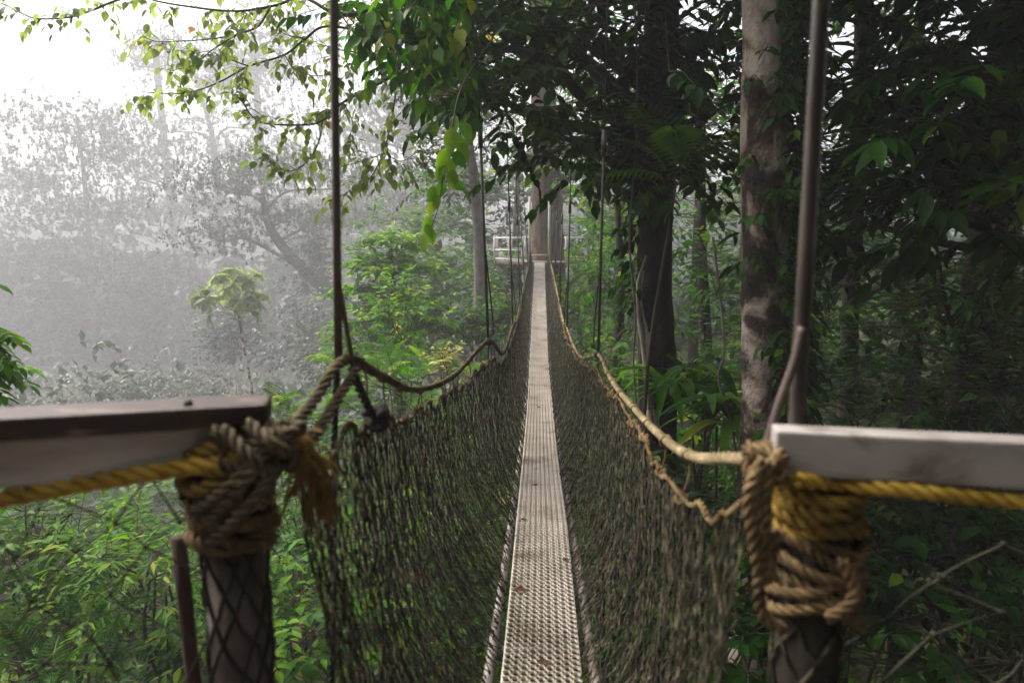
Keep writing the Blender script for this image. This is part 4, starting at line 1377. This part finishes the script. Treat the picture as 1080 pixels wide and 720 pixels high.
for (px, py, Y, sx, n, lab) in ((430, 130, 42, 3.6, 120, 'hazy tree crown behind the hanging leafy shoot'), (460, 215, 34, 2.6, 110, 'hazy grey green tree left of the straight grey trunk'), (365, 230, 46, 3.4, 100, 'faint tree crown seen past the left hanger rod in the mist'), (-40, 200, 58, 6, 100, 'faintest tall tree at the extreme left behind the broad ragged crown'), (270, 75, 55, 4.5, 150, 'tall pale tree fading into the mist high behind the lit boughs'), (165, 60, 58, 2.6, 60, 'faint airy tree top left of the lit boughs against the white sky')):
    c = A2(px, py, Y)
    ftree('misty_tree', lab, 'tree', [gp2(px + 6, py, Y), c - [0, 0, sx * .9 * FS], c, c + [0, 0, sx * .5 * FS]], [.35, .28, .2, .08],
         [(c, (sx, sx, sx * .5), n), (c + [sx * .5 * FS, 0, sx * .5 * FS], (sx * .8, sx * .8, sx * .4), n // 2), (c + [-sx * .6 * FS, 0, -sx * .3 * FS], (sx * .7, sx * .7, sx * .4), n // 2)],
         dict(grey, size=.25), M['bark_grey'], M['leaf_grey'])
# sapling with an umbrella of big leaves
tree('umbrella_sapling', 'thin pale stemmed sapling with an umbrella of large yellowish leaves', 'sapling',
     [gp(272, 440, 34), A(266, 415, 34), A(258, 370, 34), A(252, 335, 34), A(248, 308, 34)], [.085, .075, .065, .055, .04],
     [(A(248, 300, 34), (1.15, 1.1, .4), 20), (A(222, 318, 34), (.6, .7, .2), 9), (A(272, 322, 34), (.6, .7, .2), 9), (A(246, 334, 34), (.5, .5, .2), 7)],
     dict(style='whorl', size=.62, n=8, L=.5, kind='fine', wid=.95, droop=.55, spread=.3, clumps=4, tr=.012), M['bark_pale'], M['leaf_lime'])
# bright green layered tree mid left
lay = dict(style='broad', size=.26, n=8, L=.6, kind='mid', wid=1.05, droop=.3, flat=.45, spread=.4)
tree('layered_tree', 'bright green tree in loose layers standing clear of the mist left of the bridge', 'tree',
     [gp(420, 420, 17.5), A(418, 380, 17.5), A(416, 320, 17.5), A(412, 262, 17.5)], [.13, .11, .08, .04],
     [(A(412, 262, 17.5), (.55, .7, .28), 80), (A(396, 282, 17.5), (.6, .8, .28), 90), (A(430, 290, 17.3), (.6, .7, .28), 80), (A(390, 312, 17), (.65, .8, .3), 90), (A(434, 322, 17), (.7, .8, .3), 90), (A(405, 342, 16.8), (.75, .8, .35), 100), (A(440, 358, 16.5), (.6, .8, .35), 80), (A(385, 368, 16.5), (.7, .8, .35), 80)],
     dict(lay, size=.19, L=.42, spread=.3), M['bark_dark'], M['leaf_bright'])
# near left tree whose compound leaves reach into the frame
cl = empty('compound_leaf_tree', 'sprays of bright green compound leaves entering from the left edge above the railing', 'tree', None, tuple(gp(-160, 400, 3.6)))
tw, br, lf = MB(), MB(), MB()
P = smoothpath([gp(-160, 400, 3.6), A(-165, 500, 3.6), A(-150, 380, 3.6), A(-155, 200, 3.6)], 6)
tube(tw, P, np.linspace(.05, .025, len(P)), 10)
for (a, b, ln) in (((-150, 370), (-28, 345), .36), ((-150, 420), (-24, 385), .36), ((-150, 330), (-55, 300), .36), ((-150, 440), (-60, 430), .36), ((-150, 300), (-100, 210), .4), ((-152, 460), (-110, 520), .4)):
    a, b = A(*a, 3.6), A(*b, 3.45)
    limb(br, a, b, .008, .004, .1, 6, 5)
    d0 = nrm(b - a)
    for k in range(5):
        d = d0 + rvec(1)[0] * .5 + np.array([0, 0, -.12])
        n = 9
        for i in range(n):
            f = (i + 1) / n
            p = b + nrm(d) * ln * f * .75 - np.array([0, 0, .12 * f * f])
            s = nrm(np.cross(d, [0, 0, 1]))
            for sg in ((-1, 1) if i < n - 1 else (0,)):
                place_leaves(lf, [p], [nrm(d) * .55 + s * sg - np.array([0, 0, .45])], [[0, 0, 1] + rng.normal(0, .15, 3)], (.085 * (.8 + .4 * rng.random())), 'fine', .95, [np.clip(.5 + rng.normal(0, .15), 0, 1)])
        segs(br, [b], [b + nrm(d) * ln * .75 - np.array([0, 0, .12])], .003, .002)
part(tw, 'trunk', M['bark_dark'], cl)
part(br, 'branches', M['twig'], cl)
part(lf, 'crown', M['leaf_bright'], cl)

# ------------------------------------------------------------------ shrubs, ferns and undergrowth
SB = dict(style='broad', size=.13, n=7, L=.32, kind='mid', wid=1.1, droop=.4)
bush('leafy green bush under the left end of the railing beam', 40, 600, 6.2, .9, .7, 130, dict(SB, size=.11), M['leaf_bright'])
bush('sunlit yellow green bush in the lower left corner', 40, 700, 5.0, .7, .5, 110, dict(SB, size=.085), M['leaf_bright'])
bush('mid green bush just left of the wooden stake', 135, 650, 6.8, .8, .7, 110, dict(SB, size=.10), M['leaf_mid'])
bush('bushy plant seen between the net wrapped post and the net edge rope', 315, 600, 7.0, .9, 1.0, 160, dict(SB, size=.095), M['leaf_bright'])
bush('rounded light green bush behind the frayed rope end', 300, 505, 9.5, .9, .8, 80, SB, M['leaf_mid'])
bush('dense bush right behind the left rope net near the first hanger', 410, 500, 7.5, .9, 1.1, 120, dict(SB, size=.12), M['leaf_mid'])
bush('low bush behind the middle of the left rope net', 470, 560, 7.0, .7, .9, 80, dict(SB, size=.12), M['leaf_mid'])
bush('pale yellow leaved shrub above the left hand rope', 472, 388, 9.5, .32, .25, 34, dict(SB, size=.10, n=6, L=.2), M['leaf_yellow'])
bush('bright green shrub with loose upright sprays under the layered tree', 425, 345, 12, .7, .65, 80, dict(SB, size=.15), M['leaf_bright'])
bush('green shrub at the foot of the straight grey trunk', 490, 345, 17, .9, .7, 70, dict(SB, size=.17), M['leaf_mid'])
bush('feathery fern clump between the layered tree and the left hand rope', 440, 398, 10.5, .8, .25, 26, dict(style='frond', size=.48, n=2, clumps=6), M['leaf_bright'], 'fern', 'fern')
bush('fern clump left of the first hanger rod just over the railing end', 335, 440, 11, .8, .3, 28, dict(style='frond', size=.5, n=2, clumps=6), M['leaf_mid'], 'fern', 'fern')
bush('spreading fern clump low in the corner under the left rope railing', 70, 700, 4.6, .6, .22, 14, dict(style='frond', size=.34, n=2, clumps=6), M['leaf_dark'], 'fern', 'fern')
bush('narrow leaved bush between the left corner ferns and the wooden stake', 150, 600, 5.6, .6, .45, 60, dict(SB, size=.15, wid=.5, n=9), M['leaf_bright'])
for (px, py, Y, rx, rz, lab) in ((245, 365, 33, 1.5, 2.4, 'dark vine draped mound behind the umbrella sapling'), (318, 370, 31, 1.9, 2.4, 'broad dark vine draped mound under the leaning trunk'), (180, 420, 30, 2.6, 1.5, 'misty low bush below the broad ragged crown at far left'), (60, 440, 28, 3, 1.6, 'misty low bush just above the brown capped beam at far left'), (320, 285, 38, 1.2, 3.0, 'tall vine draped column in the mist behind the leaning trunk'), (375, 400, 24, 1.8, 1.2, 'hazy dark bush between the leaning trunk base and the layered tree')):
    bush(lab, px, py, Y * 1.5, rx * 1.5, rz * 1.5, 420, dict(style='broad', size=.27, n=7, L=.5, kind='far', wid=1.2, droop=.7, clumps=40, spread=.2), M['leaf_grey'], 'vine_mound', 'shrub')
# right
bush('strap leaved plant with long arching blades between the two right trunks', 748, 440, 5.9, .38, .3, 18, dict(style='strap', size=.85, n=5, clumps=4), M['leaf_mid'], 'strap_plant', 'plant')
bush('small palm frond spray over the dark aerial root trunk', 716, 190, 5.8, .12, .10, 6, dict(style='frond', size=.6, n=2, clumps=2), M['leaf_mid'], 'palm', 'palm', stems=1)
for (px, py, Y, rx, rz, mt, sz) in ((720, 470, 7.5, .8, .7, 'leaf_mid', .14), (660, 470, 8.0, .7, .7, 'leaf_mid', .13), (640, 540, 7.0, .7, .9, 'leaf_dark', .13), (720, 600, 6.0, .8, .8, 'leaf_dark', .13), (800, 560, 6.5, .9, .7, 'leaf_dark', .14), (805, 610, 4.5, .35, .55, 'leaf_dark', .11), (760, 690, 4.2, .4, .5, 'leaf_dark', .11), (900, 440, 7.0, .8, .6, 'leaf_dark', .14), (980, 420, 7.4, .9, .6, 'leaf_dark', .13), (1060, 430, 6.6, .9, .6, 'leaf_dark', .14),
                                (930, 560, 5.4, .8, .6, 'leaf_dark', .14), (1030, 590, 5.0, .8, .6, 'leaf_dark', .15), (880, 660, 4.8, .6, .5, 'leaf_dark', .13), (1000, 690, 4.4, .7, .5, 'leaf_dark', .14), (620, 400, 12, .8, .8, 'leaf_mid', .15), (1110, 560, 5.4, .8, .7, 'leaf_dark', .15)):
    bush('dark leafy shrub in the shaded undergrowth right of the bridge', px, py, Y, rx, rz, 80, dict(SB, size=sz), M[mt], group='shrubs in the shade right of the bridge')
for (px, py, Y, rx, rz, mt) in ((200, 700, 6.2, .9, .5, 'leaf_mid'), (380, 640, 6.4, .9, .7, 'leaf_mid'), (290, 690, 5.6, .7, .5, 'leaf_bright'), (450, 690, 6.0, .8, .6, 'leaf_dark'), (130, 560, 9, 1.1, .6, 'leaf_mid'), (230, 590, 9.0, 1.0, .6, 'leaf_mid'), (30, 520, 10.5, 1.1, .6, 'leaf_bright'), (-40, 620, 5.6, .8, .6, 'leaf_mid')):
    bush('leafy shrub on the slope below the left railing and net', px, py, Y, rx, rz, 80, SB, M[mt], group='shrubs on the slope left of the bridge')

# carpet of seedlings and ferns on the slopes
mb = MB()
N = 5200
y = 2.5 + 32 * rng.random(N) ** 1.4
x = rng.uniform(-1, 1, N) * (3 + y * .85)
P = np.stack([x, y, ground(x, y) + .05], 1)
twig_leaves(mb, None, P, rvec(N) * .5 + np.array([0, 0, 1.]), 'broad', .15, 7, .55, 'mid', 1.1, .5)
N = 700
y = 3 + 26 * rng.random(N) ** 1.3
x = rng.uniform(-1, 1, N) * (3 + y * .8)
P = np.stack([x, y, ground(x, y) + .1], 1)
twig_leaves(mb, None, P, rvec(N) * .3 + np.array([0, 0, 1.]), 'frond', .7, 5)
tag(mb.build('undergrowth', M['leaf_floor']), 'carpet of seedlings and ferns over the forest slopes', 'undergrowth', kind='stuff')
# far wood that reads as one mass
mb, wd = MB(), MB()
N = 5200
y = rng.uniform(95, 150, N)
x = rng.uniform(-1.15, .95, N) * y
P = np.stack([x, y, ground(x, y) + rng.random(N) ** .8 * (12 + 5 * np.sin(x * .13) + 3 * np.sin(x * .53 + 1))], 1)
twig_leaves(mb, None, P, rvec(N) + np.array([0, 0, .2]), 'whorl', 2.0, 7, 1.3, 'far', 1.1, .4)
N = 7000
y = rng.uniform(26, 100, N)
x = rng.uniform(-1.05, .75, N) * y
P = np.stack([x, y, ground(x, y) + rng.random(N) * (1.2 + 6.5 * np.clip(np.sin(x * .31 + 1) * np.sin(y * .19 + x * .12) + .35 * np.sin(x * .9) * np.sin(y * .7), 0, 1))], 1)
twig_leaves(mb, None, P, rvec(N) + np.array([0, 0, .4]), 'whorl', .6, 8, .6, 'far', 1.1, .4)
N = 6500
a = rng.uniform(R(-205), R(15), N)  # ring behind and to the right, added to block low sky light
rr = rng.uniform(13, 40, N)
x, y = 1 + rr * np.cos(a), 2 + rr * np.sin(a)
ok = (y < -5) | (x > 9 + .25 * np.abs(y))
x, y = x[ok], y[ok]
N = len(x)
P = np.stack([x, y, ground(x, y) + rng.random(N) ** .8 * 17], 1)
twig_leaves(mb, None, P, rvec(N) + np.array([0, 0, .2]), 'whorl', 1.0, 7, .7, 'far', 1.2, .4)
tag(mb.build('forest', M['leaf_grey']), 'forest mass fading into the mist, with a ring behind and right added for shade', 'forest', kind='stuff')

# lianas hanging in the right hand shade
for (pts, Y, r, lab) in ((((672, 440), (668, 380), (670, 330), (664, 250), (672, 120), (668, -60)), 6.2, .010, 'thin liana hanging beside the dark aerial root trunk'),
                         (((776, 478), (770, 440), (758, 400), (764, 360), (752, 250)), 5.4, .010, 'wavy liana stem left of the pale peeling trunk')):
    P = smoothpath([A(a, b, Y) for a, b in pts], 7)
    mb = MB()
    tube(mb, P, r, 6, wob=.2)
    o = mb.build('liana', M['bark_grey'], None, True, loc=tuple(P[0]))
    tag(o, lab, 'liana')

HAZE, SKY, SUN, EXPO = .0030, .12, 1.5, 1.6
# ------------------------------------------------------------------ mist, sky and light
bm = bmesh.new()
bmesh.ops.create_cube(bm, size=1)
me = bpy.data.meshes.new('haze')
bm.to_mesh(me)
bm.free()
hz = bpy.data.objects.new('haze', me)
col.objects.link(hz)
hz.location = (0, 12, 15)
hz.scale = (384, 384, 58)
hm, nt, out = newmat('valley_mist')
pv = nt.nodes.new('ShaderNodeVolumePrincipled')
pv.inputs['Color'].default_value = (.89, .88, .92, 1)
pv.inputs['Density'].default_value = HAZE
pv.inputs['Anisotropy'].default_value = .2
nt.links.new(pv.outputs[0], out.inputs['Volume'])
me.materials.append(hm)
tag(hz, 'even white morning mist over the valley', 'mist', kind='stuff')

SUN_EL, SUN_AZ = R(54), R(-64)      # azimuth from +Y towards +X
world = bpy.data.worlds.new('World')
scene.world = world
world.use_nodes = True
nt = world.node_tree
nt.nodes.clear()
wo = nt.nodes.new('ShaderNodeOutputWorld')
bg = nt.nodes.new('ShaderNodeBackground')
sky = nt.nodes.new('ShaderNodeTexSky')
sky.sky_type = 'NISHITA'
sky.sun_disc = False
sky.sun_elevation = SUN_EL
sky.sun_rotation = SUN_AZ
sky.dust_density = 6
sky.air_density = 1.2
sky.ozone_density = 1
hs_ = nt.nodes.new('ShaderNodeHueSaturation')
hs_.inputs['Saturation'].default_value = .25
nt.links.new(sky.outputs[0], hs_.inputs['Color'])
nt.links.new(hs_.outputs[0], bg.inputs[0])
bg.inputs[1].default_value = SKY
nt.links.new(bg.outputs[0], wo.inputs[0])

sd = bpy.data.lights.new('sun', 'SUN')
sd.energy = SUN
sd.angle = R(12)
sd.color = (1, .93, .80)
so = bpy.data.objects.new('sun', sd)
col.objects.link(so)
dirn = Vector((math.sin(SUN_AZ) * math.cos(SUN_EL), math.cos(SUN_AZ) * math.cos(SUN_EL), math.sin(SUN_EL)))
so.rotation_euler = dirn.to_track_quat('Z', 'Y').to_euler()
so.location = (0, 0, 40)

scene.view_settings.view_transform = 'Standard'
scene.view_settings.look = 'None'
scene.view_settings.exposure = EXPO
scene.view_settings.gamma = 1
scene.view_settings.use_curve_mapping = False
scene.render.engine = 'CYCLES'
cy = scene.cycles
cy.use_denoising = True
try:
    cy.denoiser = 'OPENIMAGEDENOISE'
    cy.denoising_input_passes = 'RGB_ALBEDO_NORMAL'
except Exception:
    pass
cy.max_bounces = 7
cy.diffuse_bounces = 3
cy.glossy_bounces = 2
cy.transmission_bounces = 4
cy.volume_bounces = 2
cy.transparent_max_bounces = 8
cy.caustics_reflective = False
cy.caustics_refractive = False
cy.sample_clamp_indirect = 6
cy.use_adaptive_sampling = True
cy.adaptive_threshold = .02
